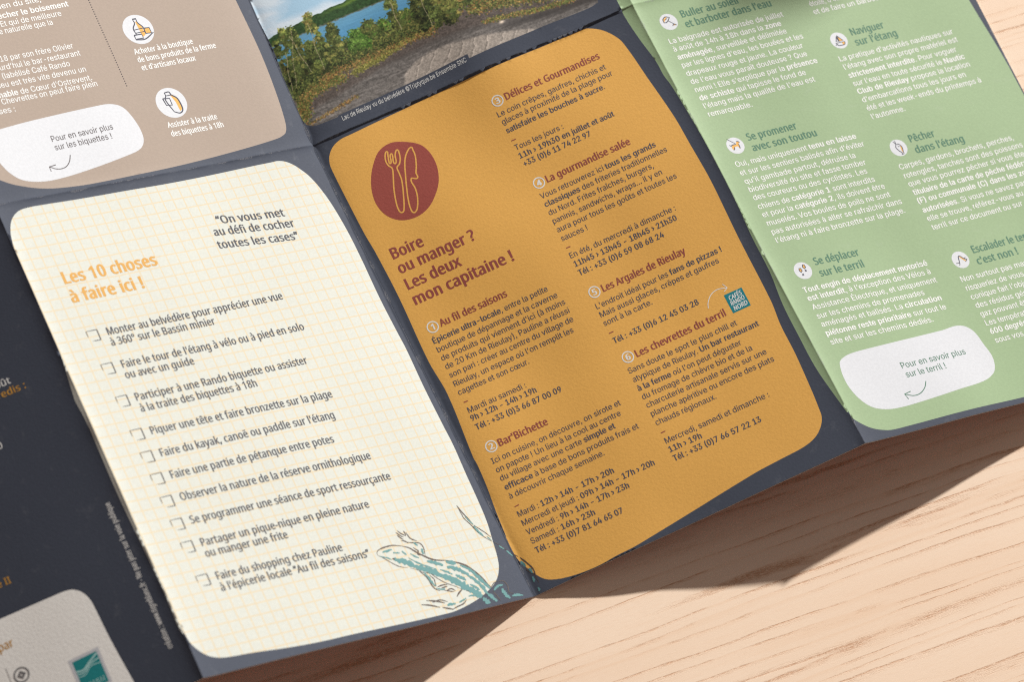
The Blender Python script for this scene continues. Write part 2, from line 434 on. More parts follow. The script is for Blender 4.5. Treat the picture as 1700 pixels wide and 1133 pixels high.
    # pale birch stems
    for (xa, ya, xb, yb) in ((7.6, 35.5, 2.2, 18.5), (6.4, 34, 8.2, 21), (13.0, 35.5, 12.0, 20), (3.4, 30, 0.8, 18), (47.5, 33, 47.0, 19), (38.5, 32, 38.2, 22)):
        for k in range(260):
            f = k / 260; x = xa + (xb - xa) * f + 0.2 * math.sin(f * 9); y = ya + (yb - ya) * f
            if rng.random() < 0.62 and 0 <= x * ppm < w - 2 and y * ppm < h:
                img[int(y * ppm), int(x * ppm):int(x * ppm) + 2] = (0.58, 0.53, 0.44)
    img = (img * 2 + np.roll(img, 1, 0) + np.roll(img, -1, 0) + np.roll(img, 1, 1) + np.roll(img, -1, 1)) / 6
    img = np.clip(img, 0, 1)
    im = bpy.data.images.new('printed_landscape', w, h)
    rgba = np.ones((h, w, 4), dtype=np.float32); rgba[..., :3] = img
    im.pixels.foreach_set(rgba.ravel())
    im.pack()
    return im, 97.0, 62.0

def photo_material():
    m = ink('landscape_print', (0.5, 0.5, 0.5), 0.5, 0.6)
    nt = m.node_tree; b = nt.nodes['Principled BSDF']
    im, pw, ph = paint_landscape()
    uv = node(nt, 'ShaderNodeUVMap'); uv.uv_map = 'sheet'
    mp = mapped(nt, uv.outputs[0], (1 / pw, 1 / ph, 1))
    tx = node(nt, 'ShaderNodeTexImage', image=im, extension='EXTEND', interpolation='Cubic')
    nt.links.new(mp, tx.inputs[0])
    g = node(nt, 'ShaderNodeMixRGB', blend_type='MULTIPLY'); g.inputs[0].default_value = 1.0
    nt.links.new(tx.outputs[0], g.inputs[1]); g.inputs[2].default_value = (1.5, 1.5, 1.5, 1)
    nt.links.new(g.outputs[0], b.inputs['Base Color'])
    return m
PHOTO = photo_material()

# ------------------------------------------------------------------ print layout, millimetres on each panel
LAY = {
 'blocks': [
  [1, 0, 'title_lettering', 'HY', 3.7, 0.0075, [[10.25, 120.71, 29.89, 'Les 10 choses', ''], [9.98, 114.66, 23.14, 'à faire ici !', '']], ''],
  [1, 0, 'quote_lettering', 'HQ', 2.5, -0.0807, [[63.64, 129.92, 21.92, '“On vous met', ''], [61.1, 126.4, 26.01, 'au défi de cocher', ''], [60.5, 122.27, 26.12, 'toutes les cases”', '']], ''],
  [1, 0, 'checklist_text', 'HG', 2.3, 0.0017, [[16.14, 102.97, 56.62, 'Monter au belvédère pour apprécier une vue', ''], [15.8, 99.61, 33.21, 'à 360° sur le Bassin minier', '']], ''],
  [1, 0, 'checklist_text', 'HG', 2.3, 0.0003, [[16.12, 92.52, 58.69, "Faire le tour de l'étang à vélo ou à pied en solo", ''], [15.75, 89.18, 21.69, 'ou avec un guide', '']], ''],
  [1, 0, 'checklist_text', 'HG', 2.3, 0.0023, [[15.89, 82.14, 55.09, 'Participer à une Rando biquette ou assister', ''], [15.82, 78.61, 36.94, 'à la traite des biquettes à 18h', '']], ''],
  [1, 0, 'checklist_text', 'HG', 2.3, -0.0139, [[15.91, 71.52, 57.62, 'Piquer une tête et faire bronzette sur la plage', '']], ''],
  [1, 0, 'checklist_text', 'HG', 2.3, -0.0029, [[15.8, 64.56, 55.45, "Faire du kayak, canoë ou paddle sur l'étang", '']], ''],
  [1, 0, 'checklist_text', 'HG', 2.3, -0.0039, [[15.93, 57.63, 51.73, 'Faire une partie de pétanque entre potes', '']], ''],
  [1, 0, 'checklist_text', 'HG', 2.3, -0.0062, [[15.87, 50.71, 60.4, 'Observer la nature de la réserve ornithologique', '']], ''],
  [1, 0, 'checklist_text', 'HG', 2.3, -0.0067, [[15.77, 43.54, 63.49, 'Se programmer une séance de sport ressourçante', '']], ''],
  [1, 0, 'checklist_text', 'HG', 2.3, -0.002, [[15.93, 36.54, 52.98, 'Partager un pique-nique en pleine nature', ''], [15.73, 33.14, 25.53, 'ou manger une frite', '']], ''],
  [1, 0, 'checklist_text', 'HG', 2.3, -0.0052, [[16.01, 26.12, 39.2, 'Faire du shopping chez Pauline', ''], [15.73, 22.66, 46.71, "à l'épicerie locale “Au fil des saisons”", '']], ''],
  [2, 0, 'title_lettering', 'HT', 3.35, -0.0039, [[6.5, 106.82, 10.0, 'Boire', ''], [6.47, 101.98, 24.38, 'ou manger ?', ''], [6.44, 96.65, 17.41, 'Les deux', ''], [6.41, 91.59, 31.78, 'mon capitaine !', '']], ''],
  [2, 0, 'heading_lettering', 'HM', 2.15, 0.0022, [[10.22, 82.56, 21.49, 'Au fil des saisons', '']], ''],
  [2, 0, 'heading_lettering', 'HM', 2.15, 0.0082, [[10.08, 43.34, 15.72, "Bar'Bichette", '']], ''],
  [2, 0, 'heading_lettering', 'HM', 2.15, 0.0133, [[57.51, 136.86, 31.33, 'Délices et Gourmandises', '']], ''],
  [2, 0, 'heading_lettering', 'HM', 2.15, 0.0092, [[57.44, 108.88, 27.41, 'La gourmandise salée', '']], ''],
  [2, 0, 'heading_lettering', 'HM', 2.15, 0.0102, [[57.62, 72.19, 27.08, 'Les Argales de Rieulay', '']], ''],
  [2, 0, 'heading_lettering', 'HM', 2.15, 0.011, [[57.62, 50.44, 29.12, 'Les chevrettes du terril', '']], ''],
  [2, 0, 'paragraph_text', 'RN', 1.7, 0.0081, [[6.18, 78.76, 36.85, '*Épicerie ultra-locale*, entre la petite', ''], [6.16, 75.91, 38.67, 'boutique de dépannage et la caverne', ''], [6.15, 73.13, 39.84, "de produits qui viennent d'ici (à moins", ''], [6.14, 70.37, 39.91, 'de 20 Km de Rieulay), Pauline a réussi', ''], [6.12, 67.56, 39.77, 'son pari : créer au centre du village de', ''], [6.11, 64.64, 38.38, "Rieulay, un espace où l'on remplit les", ''], [6.1, 61.84, 22.74, 'cagettes et son cœur.', '']], ''],
  [2, 0, 'hours_text', 'RN', 1.7, 0.0061, [[6.37, 55.88, 18.59, 'Mardi au samedi :', ''], [6.1, 53.39, 20.97, '*9h › 12h - 14h › 19h*', ''], [6.21, 50.44, 27.49, '*Tél : +33 (0)3 66 87 00 09*', '']], ''],
  [2, 0, 'paragraph_text', 'RN', 1.7, 0.0034, [[5.99, 39.47, 41.03, 'Ici on cuisine, on découvre, on sirote et', ''], [6.0, 36.68, 39.62, 'on papote ! Un lieu à la cool au centre', ''], [6.01, 33.99, 36.56, 'du village avec une carte *simple et*', ''], [6.03, 31.06, 42.54, '*efficace* à base de bons produits frais et', ''], [6.04, 28.2, 30.1, 'à découvrir chaque semaine.', '']], ''],
  [2, 0, 'hours_text', 'RN', 1.7, 0.0022, [[6.0, 22.44, 30.3, 'Mardi : *12h › 14h - 17h › 20h*', ''], [5.98, 19.58, 41.88, 'Mercredi et jeudi : *09h › 14h - 17h › 20h*', ''], [5.97, 16.69, 32.34, 'Vendredi : *9h › 14h - 17h › 23h*', ''], [5.96, 13.83, 20.09, 'Samedi : *16h › 23h*', ''], [5.95, 10.87, 27.51, '*Tél : +33 (0)7 81 64 65 07*', '']], ''],
  [2, 0, 'paragraph_text', 'RN', 1.7, 0.0132, [[53.15, 133.04, 35.8, 'Le coin crêpes, gaufres, chichis et', ''], [53.35, 130.44, 36.5, 'glaces à proximité de la plage pour', ''], [53.31, 127.52, 32.49, '*satisfaire les bouches à sucre*.', '']], ''],
  [2, 0, 'hours_text', 'RN', 1.7, 0.0054, [[53.43, 121.73, 15.65, 'Tous les jours :', ''], [53.39, 118.91, 31.1, '*11h › 19h30 en juillet et août*', ''], [53.54, 116.23, 21.89, '*+33 (0)6 11 74 22 97*', '']], ''],
  [2, 0, 'paragraph_text', 'RN', 1.7, 0.0092, [[53.61, 105.01, 37.68, 'Vous retrouverez ici *tous les grands*', ''], [53.56, 102.25, 40.1, '*classiques* des friteries traditionnelles', ''], [53.51, 99.44, 34.2, 'du Nord. Frites fraîches, burgers,', ''], [53.46, 96.61, 35.68, 'paninis, sandwichs, wraps... il y en', ''], [53.41, 93.76, 39.13, 'aura pour tous les goûts et toutes les', ''], [53.35, 90.84, 8.48, 'sauces !', '']], ''],
  [2, 0, 'hours_text', 'RN', 1.7, 0.0095, [[53.38, 85.11, 34.47, 'En été, du mercredi à dimanche :', ''], [53.44, 82.3, 33.43, '*11h45 › 13h45 - 18h45 › 21h30*', ''], [53.45, 79.39, 27.74, '*Tél : +33 (0)6 59 08 68 24*', '']], ''],
  [2, 0, 'paragraph_text', 'RN', 1.7, 0.01, [[53.61, 68.25, 40.86, "L'endroit idéal pour les *fans de pizzas !*", ''], [53.57, 65.52, 38.58, 'Mais aussi glaces, crêpes et gaufres', ''], [53.36, 62.78, 15.66, 'sont à la carte.', '']], ''],
  [2, 0, 'hours_text', 'RN', 1.7, 0.0098, [[53.52, 56.89, 27.66, '*Tél : +33 (0)6 12 45 03 28*', '']], ''],
  [2, 0, 'paragraph_text', 'RN', 1.7, 0.0012, [[53.34, 46.86, 34.98, 'Sans doute le spot le plus chill et', ''], [53.36, 44.01, 40.61, 'atypique de Rieulay. *Un bar restaurant*', ''], [53.38, 41.05, 33.35, "*à la ferme* où l'on peut déguster", ''], [53.4, 38.26, 35.38, 'du fromage de chèvre bio et de la', ''], [53.42, 35.51, 38.59, 'charcuterie artisanale servis sur une', ''], [53.44, 32.66, 39.55, 'planche apéritive ou encore des plats', ''], [53.45, 29.77, 19.37, 'chauds régionaux.', '']], ''],
  [2, 0, 'hours_text', 'RN', 1.7, 0.0008, [[53.51, 23.82, 33.27, 'Mercredi, samedi et dimanche :', ''], [53.36, 21.09, 10.4, '*11h › 19h*', ''], [53.35, 18.25, 28.03, '*Tél : +33 (0)7 66 57 22 13*', '']], ''],
  [3, 0, 'heading_lettering', 'HF', 2.3, -0.0015, [[12.76, 140.8, 18.76, 'Buller au soleil', ''], [12.55, 137.4, 28.38, "et barboter dans l'eau", '']], ''],
  [3, 0, 'heading_lettering', 'HF', 2.3, 0.0071, [[60.57, 122.34, 11.44, 'Naviguer', ''], [60.4, 118.83, 14.39, "sur l'étang", '']], ''],
  [3, 0, 'heading_lettering', 'HF', 2.3, -0.0121, [[13.15, 97.95, 16.35, 'Se promener', ''], [13.0, 94.34, 21.26, 'avec son toutou', '']], ''],
  [3, 0, 'heading_lettering', 'HF', 2.3, -0.003, [[61.44, 85.13, 8.69, 'Pêcher', ''], [61.59, 81.41, 16.78, "dans l'étang", '']], ''],
  [3, 0, 'heading_lettering', 'HF', 2.3, -0.022, [[13.5, 55.57, 14.92, 'Se déplacer', ''], [13.36, 51.77, 14.66, 'sur le terril', '']], ''],
  [3, 0, 'heading_lettering', 'HF', 2.3, 0.0038, [[63.18, 47.33, 17.64, 'Escalader le te', 'rril,'], [62.82, 43.6, 14.18, "c'est non !", '']], ''],
  [3, 0, 'paragraph_text', 'RW', 1.72, -0.0076, [[5.12, 133.46, 37.65, 'La baignade est autorisée de juillet', ''], [5.15, 130.75, 35.56, 'à août de 14h à 18h dans la *zone*', ''], [5.17, 127.98, 35.96, '*aménagée*, surveillée et délimitée', ''], [5.19, 125.2, 40.1, "par les lignes d'eau, les bouées et les", ''], [5.21, 122.28, 38.59, 'drapeaux rouge et jaune. La couleur', ''], [5.23, 119.44, 38.48, "de l'eau vous paraît douteuse ? Que", ''], [5.25, 116.62, 40.55, "nenni ! Elle s'explique par la *présence*", ''], [5.27, 113.76, 35.17, '*de schiste* qui tapisse le fond de', ''], [5.29, 111.01, 36.85, "l'étang mais la qualité de l'eau est", ''], [5.31, 108.14, 14.44, 'remarquable.', '']], ''],
  [3, 0, 'paragraph_text', 'RW', 1.72, -0.0006, [[52.44, 134.41, 11.2, "étoile, d'obs", 'erver'], [52.43, 131.6, 20.98, 'et de faire un barbe', 'cue.']], ''],
  [3, 0, 'paragraph_text', 'RW', 1.72, 0.0124, [[52.78, 115.0, 39.57, "La pratique d'activités nautiques sur", ''], [52.87, 112.19, 39.71, "l'étang avec son propre matériel est", ''], [52.97, 109.24, 37.65, '*strictement interdite*. Pour voguer', ''], [53.07, 106.39, 38.98, "sur l'eau en toute sécurité le *Nautic*", ''], [53.17, 103.62, 39.16, '*Club de Rieulay* propose la location', ''], [53.26, 100.77, 36.1, "d'embarcations tous les jours en", ''], [53.36, 97.88, 39.92, 'été et les week-ends du printemps à', ''], [53.46, 94.94, 11.44, "l'automne.", '']], ''],
  [3, 0, 'paragraph_text', 'RW', 1.72, -0.0105, [[5.47, 90.74, 40.17, 'Oui, mais uniquement *tenu en laisse*', ''], [5.48, 87.84, 41.42, "et sur les sentiers balisés afin d'éviter", ''], [5.5, 84.95, 36.87, "qu'il gambade partout, détruise la", ''], [5.52, 82.15, 38.98, 'biodiversité du site et fasse tomber', ''], [5.54, 79.42, 37.97, 'des coureurs ou des cyclistes. Les', ''], [5.56, 76.41, 39.0, 'chiens de *catégorie 1* sont interdits', ''], [5.58, 73.64, 40.95, 'et pour la *catégorie 2*, ils doivent être', ''], [5.6, 70.77, 41.33, 'muselés. Vos boules de poils ne sont', ''], [5.62, 67.85, 43.7, 'pas autorisées à aller se rafraîchir dans', ''], [5.63, 64.96, 43.22, "l'étang ni à faire bronzette sur la plage.", '']], ''],
  [3, 0, 'paragraph_text', 'RW', 1.72, 0.0174, [[53.98, 77.62, 40.04, 'Carpes, gardons, brochets, perches,', ''], [54.05, 74.69, 41.74, 'rotengles, tanches sont des poissons', ''], [54.12, 71.89, 40.72, 'que vous pourrez pêcher si vous ête', 's'], [54.19, 68.98, 38.84, '*titulaire de la carte de pêche fédér*', '*ale*'], [54.25, 66.16, 36.72, '*(F) ou communale (C) dans les z*', '*ones*'], [54.32, 63.09, 35.28, '*autorisées*. Si vous ne savez pa', 's où'], [54.39, 60.19, 33.59, 'elle se trouve, référez-vous au', ''], [54.45, 57.22, 31.78, 'terril sur ce document ou sur', '']], ''],
  [3, 0, 'paragraph_text', 'RW', 1.72, -0.0222, [[5.83, 48.17, 41.53, '*Tout engin de déplacement motorisé*', ''], [5.81, 45.44, 41.19, "*est interdit*, à l'exception des Vélos à", ''], [5.79, 42.5, 41.79, 'Assistance Électrique, et uniquement', ''], [5.77, 39.58, 35.99, 'sur les chemins de promenades', ''], [5.75, 36.82, 40.41, 'aménagés et balisés. La *circulation*', ''], [5.73, 33.85, 40.34, '*piétonne reste prioritaire* sur tout le', ''], [5.7, 30.95, 34.36, 'site et sur les chemins dédiés.', '']], ''],
  [3, 0, 'paragraph_text', 'RW', 1.72, 0.0017, [[55.02, 39.66, 21.65, 'Non surtout pas ma', 'rcher,'], [55.12, 36.68, 19.97, 'risqueriez de vous', ''], [55.21, 33.75, 18.18, "conique fait l'obj", 'et'], [55.3, 30.89, 16.5, 'des résidus gé', 'nérant'], [55.4, 28.02, 14.83, 'gaz pouvant ê', 'tre'], [55.49, 25.02, 13.05, 'Les tempéra', 'tures'], [55.58, 22.19, 11.35, '*600 degré*', '*s*'], [55.68, 19.23, 9.66, 'sous vos', ' pieds.']], ''],
  [3, 0, 'bubble_text', 'RF', 1.85, -0.0236, [[23.0, 18.8, 21.69, 'Pour en savoir plus', ''], [23.02, 15.87, 13.37, 'sur le terril !', '']], ''],
  [1, 1, 'heading_lettering', 'HW', 1.75, 0.0121, [[61.04, 38.52, 19.85, 'Acheter à la boutique', ''], [61.15, 35.82, 26.47, 'de bons produits de la ferme', ''], [61.32, 33.1, 18.23, "et d'artisans locaux", '']], ''],
  [1, 1, 'heading_lettering', 'HW', 1.75, -0.0016, [[61.82, 13.84, 16.6, 'Assister à la traite', ''], [61.87, 11.01, 17.49, 'des biquettes à 18h', '']], ''],
  [1, 1, 'bubble_text', 'RD', 1.85, 0.02, [[24.71, 15.96, 20.05, 'Pour en savoir plus', ''], [24.68, 13.2, 18.58, 'sur les biquettes !', '']], ''],
  [1, 1, 'paragraph_text', 'RX', 1.8, 0.0275, [[22.05, 59.61, 16.92, 'retien du site,', ''], [20.02, 56.54, 26.95, '*mpêcher le boisement*', ''], [22.3, 54.02, 21.21, '. Et qui de meilleure', ''], [20.99, 51.7, 18.71, 'ce naturelle que la', '']], ''],
  [1, 1, 'paragraph_text', 'RX', 1.8, 0.0226, [[19.09, 43.19, 23.88, '18 par son frère Olivier', ''], [14.73, 40.42, 29.52, "ujourd'hui le bar-restaurant", ''], [15.58, 37.76, 24.08, 'e (labélisé Café Rando', ''], [15.05, 35.07, 28.82, 'lieu est très vite devenu un', ''], [10.58, 31.97, 34.01, "*ournable* de Cœur d'Ostrevent.", ''], [14.36, 29.91, 31.14, 'Chevrettes on peut faire plein', ''], [12.43, 27.1, 5.16, 'ses :', '']], ''],
  [2, 1, 'caption_text', 'RC', 1.5, 0.0238, [[11.08, 3.12, 40.76, 'Lac de Rieulay vu du belvédère ©Triptyque.be Ensemble SNC', '']], ''],
  [0, 0, 'paragraph_text', 'HW2', 2.0, -0.042, [[83.66, 99.33, 6.12, 'août', '']], ''],
  [0, 0, 'paragraph_text', 'HY2', 2.0, -0.0588, [[77.85, 96.76, 15.17, 'vendredis :', '']], ''],
  [0, 0, 'paragraph_text', 'HW2', 2.0, -0.0279, [[74.88, 83.34, 6.1, '8h30', '']], ''],
  [0, 0, 'paragraph_text', 'HY2', 2.0, -0.0566, [[60.89, 47.87, 8.28, 'série II', '']], ''],
  [0, 0, 'heading_lettering', 'HY2', 2.4, -0.0416, [[59.49, 31.26, 4.08, 'par', '']], '']],
 'S': {
  'cream': [[7.92, 145.84], [5.94, 145.31], [4.0, 144.04], [2.4, 142.16], [1.06, 139.14], [0.4, 136.35], [0.08, 134.19], [-0.54, 126.28], [-0.25, 105.81], [-0.53, 88.59], [-0.75, 68.72], [-0.76, 49.99], [-0.61, 31.45], [-0.47, 18.57], [0.12, 14.45], [0.64, 10.55], [1.78, 8.26], [3.61, 6.12], [5.83, 4.86], [8.61, 4.18], [16.44, 3.6], [26.98, 2.59], [36.27, 2.04], [47.53, 1.91], [58.86, 1.62], [69.38, 1.35], [75.21, 1.29], [78.83, 1.33], [83.7, 2.12], [88.4, 3.35], [91.76, 4.71], [94.59, 6.2], [96.86, 8.22], [98.61, 10.95], [99.58, 13.87], [100.52, 18.6], [101.61, 24.46], [102.12, 31.7], [102.35, 39.03], [102.84, 48.82], [102.69, 55.61], [102.58, 68.13], [102.91, 80.32], [102.71, 85.97], [102.47, 97.14], [102.68, 106.67], [102.74, 108.4], [102.69, 119.12], [101.85, 128.66], [100.59, 134.74], [99.05, 138.94], [97.36, 141.54], [95.69, 143.48], [93.75, 144.89], [91.46, 145.59], [89.49, 145.57], [82.96, 145.57], [54.52, 145.22], [39.57, 145.44], [23.83, 145.71], [12.22, 146.01]],
  'creamsliver': [[104.22, 86.22], [104.76, 77.18], [104.58, 57.51], [105.05, 40.51], [105.33, 26.55], [105.12, 15.69], [105.5, 13.31]],
  'orange': [[11.73, 146.85], [7.91, 146.66], [5.06, 145.53], [3.05, 143.52], [2.04, 141.05], [1.86, 138.2], [1.91, 130.85], [2.18, 117.6], [2.67, 110.74], [3.01, 95.54], [2.48, 74.77], [3.2, 63.61], [1.8, 43.62], [1.93, 41.26], [1.6, 34.31], [0.79, 26.4], [0.23, 19.01], [0.08, 18.52], [0.33, 11.8], [2.91, 5.77], [4.96, 3.13], [8.15, 1.66], [12.19, 0.79], [16.44, 0.33], [20.87, 0.24], [26.1, 0.63], [31.23, 0.78], [34.76, 1.11], [71.96, 5.5], [80.93, 6.06], [88.83, 6.51], [93.01, 7.66], [95.97, 9.89], [97.48, 12.29], [97.95, 15.18], [98.47, 20.13], [99.33, 32.24], [99.49, 41.42], [100.37, 49.39], [100.63, 71.03], [101.12, 89.29], [100.67, 101.71], [100.37, 111.3], [98.74, 125.76], [97.12, 139.03], [95.54, 142.45], [93.01, 145.43], [89.53, 147.53], [85.55, 148.62], [80.59, 148.85], [72.06, 148.67], [54.94, 148.07], [29.15, 147.6]],
  'greensliver': [[101.56, 151.18], [101.36, 146.08], [102.06, 138.28], [103.32, 129.51], [104.1, 119.16], [103.43, 124.35], [104.83, 102.09], [104.85, 82.67], [104.17, 68.97], [104.04, 57.3], [102.88, 46.64], [102.64, 36.2], [102.63, 26.25], [103.5, 18.02], [104.57, 10.26]],
  'greensliverU': [[101.36, 2.94], [100.9, 8.59]],
  'green': [[-0.57, 8.94], [2.08, 5.95], [4.68, 3.85], [7.75, 2.57], [10.67, 2.0], [17.13, 1.94], [34.73, 1.92], [55.48, 1.6], [66.09, 1.64], [76.75, 1.63], [88.29, 3.02], [96.68, 6.36], [101.11, 12.26], [102.27, 23.97], [104.53, 91.77], [102.7, 124.81]],
  'brown': [[99.49, 77.86], [99.82, 63.07], [100.43, 50.43], [101.05, 32.76], [100.52, 19.51], [99.5, 9.89], [98.39, 6.07], [96.6, 4.68], [93.03, 3.9], [81.53, 2.89], [57.15, 1.5], [34.63, 1.02], [23.82, 1.42], [16.09, 2.45], [8.94, 4.79], [4.55, 7.25], [0.96, 10.12], [-0.93, 14.91], [-2.32, 25.81]],
  'photo': [[-0.52, 49.93], [0.59, 32.4], [-0.34, 19.46], [-0.44, 12.56], [0.36, 7.87], [1.71, 5.81], [4.69, 5.01], [10.14, 4.82], [52.73, 6.12], [52.61, 4.76], [78.77, 5.03], [91.43, 4.61], [95.07, 5.0], [96.12, 5.55], [96.34, 9.63], [95.3, 18.5], [93.88, 42.44]],
  'pale': [[58.28, 39.99], [62.76, 39.62], [76.36, 38.91], [80.87, 38.62], [83.35, 37.92], [85.34, 35.97], [86.43, 32.97], [86.73, 29.18], [87.22, 20.24], [88.41, 7.5], [89.62, -7.24]],
  'bubbleB': [[10.63, 22.56], [21.88, 23.57], [42.07, 24.42], [47.04, 24.27], [50.3, 22.68], [52.12, 18.97], [52.98, 14.32], [52.45, 11.05], [50.43, 8.9], [46.29, 7.71], [34.38, 5.76], [22.33, 4.45], [15.9, 4.67], [11.09, 6.13], [8.36, 8.72], [6.57, 12.33], [5.49, 16.36], [5.2, 19.7], [7.21, 22.08]],
  'bubbleG': [[5.12, 24.91], [6.93, 26.29], [10.29, 27.02], [17.34, 27.11], [41.26, 27.0], [45.84, 27.31], [48.71, 26.5], [50.74, 24.16], [51.63, 19.74], [52.28, 15.91], [51.62, 12.93], [49.95, 10.72], [45.75, 9.14], [36.57, 8.52], [25.28, 7.92], [16.5, 7.76], [11.44, 8.39], [7.59, 10.23], [4.96, 14.26], [4.02, 19.44]],
  'plate': [[24.93, 138.21], [28.76, 135.44], [30.28, 131.77], [30.28, 127.36], [28.86, 123.12], [26.46, 119.85], [22.66, 116.76], [18.38, 115.6], [13.73, 116.56], [10.5, 119.53], [9.16, 123.56], [9.52, 127.78], [11.1, 131.92], [13.29, 135.3], [16.72, 138.61], [20.92, 139.6]],
  'fork': [[18.89, 137.59], [17.96, 136.8], [17.3, 134.9], [17.49, 133.34], [18.05, 132.34], [17.69, 130.8], [15.98, 126.7], [14.67, 122.44], [14.29, 119.7], [14.73, 118.67], [15.66, 119.06], [17.59, 123.51], [19.03, 127.72], [19.29, 130.05], [19.48, 131.82], [20.64, 132.6], [21.5, 133.92], [21.99, 135.65], [21.99, 136.73], [21.4, 136.66], [20.54, 135.35], [20.05, 133.61], [19.42, 133.17], [19.28, 133.97], [19.85, 135.67], [19.79, 136.43], [19.2, 135.97], [18.67, 134.16], [18.08, 133.8], [18.16, 134.74], [18.69, 136.46]],
  'knife': [[25.93, 135.87], [23.98, 134.72], [22.34, 132.54], [20.63, 128.44], [19.22, 124.7], [17.9, 120.45], [17.6, 117.67], [18.15, 117.07], [19.35, 117.82], [20.94, 120.97], [21.51, 123.63], [21.66, 126.88], [23.47, 126.28], [23.79, 127.94], [24.82, 129.91], [25.89, 132.84], [26.08, 134.72]],
  'arrowB': [[28.45, 11.01], [27.36, 9.01], [25.52, 7.59], [23.0, 7.45], [20.74, 8.59]],
  'arrowBh': [[22.91, 8.84], [20.74, 8.59], [20.79, 7.1]],
  'arrowG': [[28.03, 13.38], [26.68, 11.63], [24.55, 10.34], [22.16, 10.15], [19.61, 11.24]],
  'arrowGh': [[21.88, 11.62], [19.61, 11.24], [20.1, 9.57]],
  'arrowO': [[82.93, 54.9], [83.59, 56.37], [85.31, 58.12], [87.77, 58.88], [90.71, 58.14]],
  'arrowOh': [[89.96, 59.68], [90.71, 58.14], [89.42, 57.47]],
  'logo': [[88.73, 56.52], [94.52, 56.49], [94.49, 50.53], [88.75, 50.49]],
  'teal': [[75.7, 19.45], [82.55, 20.0], [82.76, 13.18], [75.94, 12.63]],
  'emblem': [[62.43, 22.92], [64.14, 22.04], [61.72, 21.13], [57.03, 24.73], [59.61, 26.29], [59.66, 22.29]],
  'dots': [[53.86, 57.4], [54.4, 29.13]],
  'captionbox': [[10.18, 4.91], [52.73, 6.12], [52.88, 4.54]],
  'checks': [[10.06, 105.28], [10.12, 94.72], [10.18, 84.39], [10.13, 73.86], [10.1, 66.83], [10.16, 59.92], [10.1, 52.86], [10.11, 45.78], [10.14, 38.77], [10.23, 28.46]],
  'check0': [[10.06, 105.28], [13.43, 105.34], [13.37, 102.12], [10.07, 102.2]],
  'nums': [[8.01, 83.51], [7.86, 44.37], [55.03, 137.8], [55.09, 109.85], [55.17, 73.25], [55.2, 51.61]],
  'num_r': [[8.01, 83.51], [9.55, 82.79], [7.25, 81.92]],
  'dashes': [[6.35, 59.39], [7.63, 59.34], [6.19, 25.61], [7.52, 25.69], [53.4, 124.94], [54.85, 124.92], [53.47, 88.49], [54.84, 88.49], [53.45, 60.3], [54.94, 60.32], [53.49, 27.26], [54.93, 27.3]],
  'discsB': [[65.43, 46.28], [66.08, 21.46], [70.46, 45.44], [63.49, 41.66]],
  'discsG': [[8.07, 140.46], [55.72, 121.67], [8.47, 97.36], [56.85, 84.36], [8.89, 54.85], [58.09, 46.35]],
  'disc_r': [[8.07, 140.46], [10.74, 139.2], [6.21, 137.83]]},
 'LZ': [
  ['b', 0.22, [[64.54, 22.87], [65.33, 23.66], [67.56, 24.12], [70.35, 24.07], [72.8, 23.31]]],
  ['b', 0.3, [[72.8, 23.31], [74.72, 22.29], [76.3, 20.56], [77.96, 19.01], [79.71, 17.63], [81.72, 16.78], [83.92, 16.28]]],
  ['b', 0.28, [[83.92, 16.28], [86.22, 15.16], [88.71, 13.61], [90.48, 11.45], [91.98, 8.76], [92.75, 6.63], [93.31, 5.33]]],
  ['b', 0.14, [[64.54, 22.87], [64.61, 22.19], [65.47, 21.49], [67.03, 19.77], [69.23, 17.71], [71.59, 16.78]]],
  ['b', 0.14, [[72.28, 16.54], [73.87, 15.67], [75.61, 14.29], [77.34, 13.7], [78.54, 12.06], [80.39, 10.08], [82.78, 8.36], [84.52, 6.98]]],
  ['b', 0.16, [[85.44, 6.37], [87.28, 5.17], [88.67, 3.87], [89.26, 3.27]]],
  ['b', 0.25, [[84.52, 6.98], [83.17, 6.32], [81.83, 5.27]]],
  ['t', 0.5, [[66.33, 22.85], [67.77, 22.91], [69.44, 23.03]]],
  ['t', 0.3, [[69.32, 21.97], [70.4, 21.72], [71.27, 21.44]]],
  ['t', 0.3, [[65.05, 21.86], [66.83, 20.98], [68.01, 20.13]]],
  ['t', 1.15, [[68.64, 20.18], [70.73, 19.11], [72.83, 17.66], [74.21, 16.37]]],
  ['t', 1.35, [[73.94, 16.62], [76.13, 15.34], [78.6, 13.8], [80.62, 12.16]]],
  ['t', 1.7, [[80.62, 12.16], [82.74, 10.7], [84.86, 8.45], [86.99, 6.21]]],
  ['t', 1.5, [[86.44, 6.73], [87.83, 5.43], [89.31, 3.53]]],
  ['t', 0.35, [[72.11, 21.91], [72.67, 21.0], [73.04, 20.53]]],
  ['t', 0.35, [[74.3, 20.63], [75.05, 19.68], [76.24, 18.82]]],
  ['t', 0.3, [[73.15, 19.53], [74.91, 17.76], [76.65, 16.39], [79.76, 14.5]]],
  ['t', 0.8, [[78.17, 17.4], [80.28, 16.33], [82.3, 15.09]]],
  ['t', 0.4, [[80.77, 14.07], [82.61, 12.87], [83.72, 11.83]]],
  ['t', 0.8, [[83.56, 15.97], [85.03, 15.24], [86.28, 14.87]]],
  ['t', 0.9, [[83.13, 14.31], [85.33, 13.41], [87.09, 12.03], [88.39, 10.56]]],
  ['t', 0.7, [[84.54, 11.45], [85.84, 10.37], [86.95, 9.33]]],
  ['t', 0.7, [[87.24, 13.95], [89.28, 12.31], [90.59, 10.05], [91.54, 7.88], [92.86, 5.24]]],
  ['t', 0.8, [[88.02, 10.65], [89.32, 9.17], [90.36, 7.18], [91.02, 5.27], [91.32, 3.84]]],
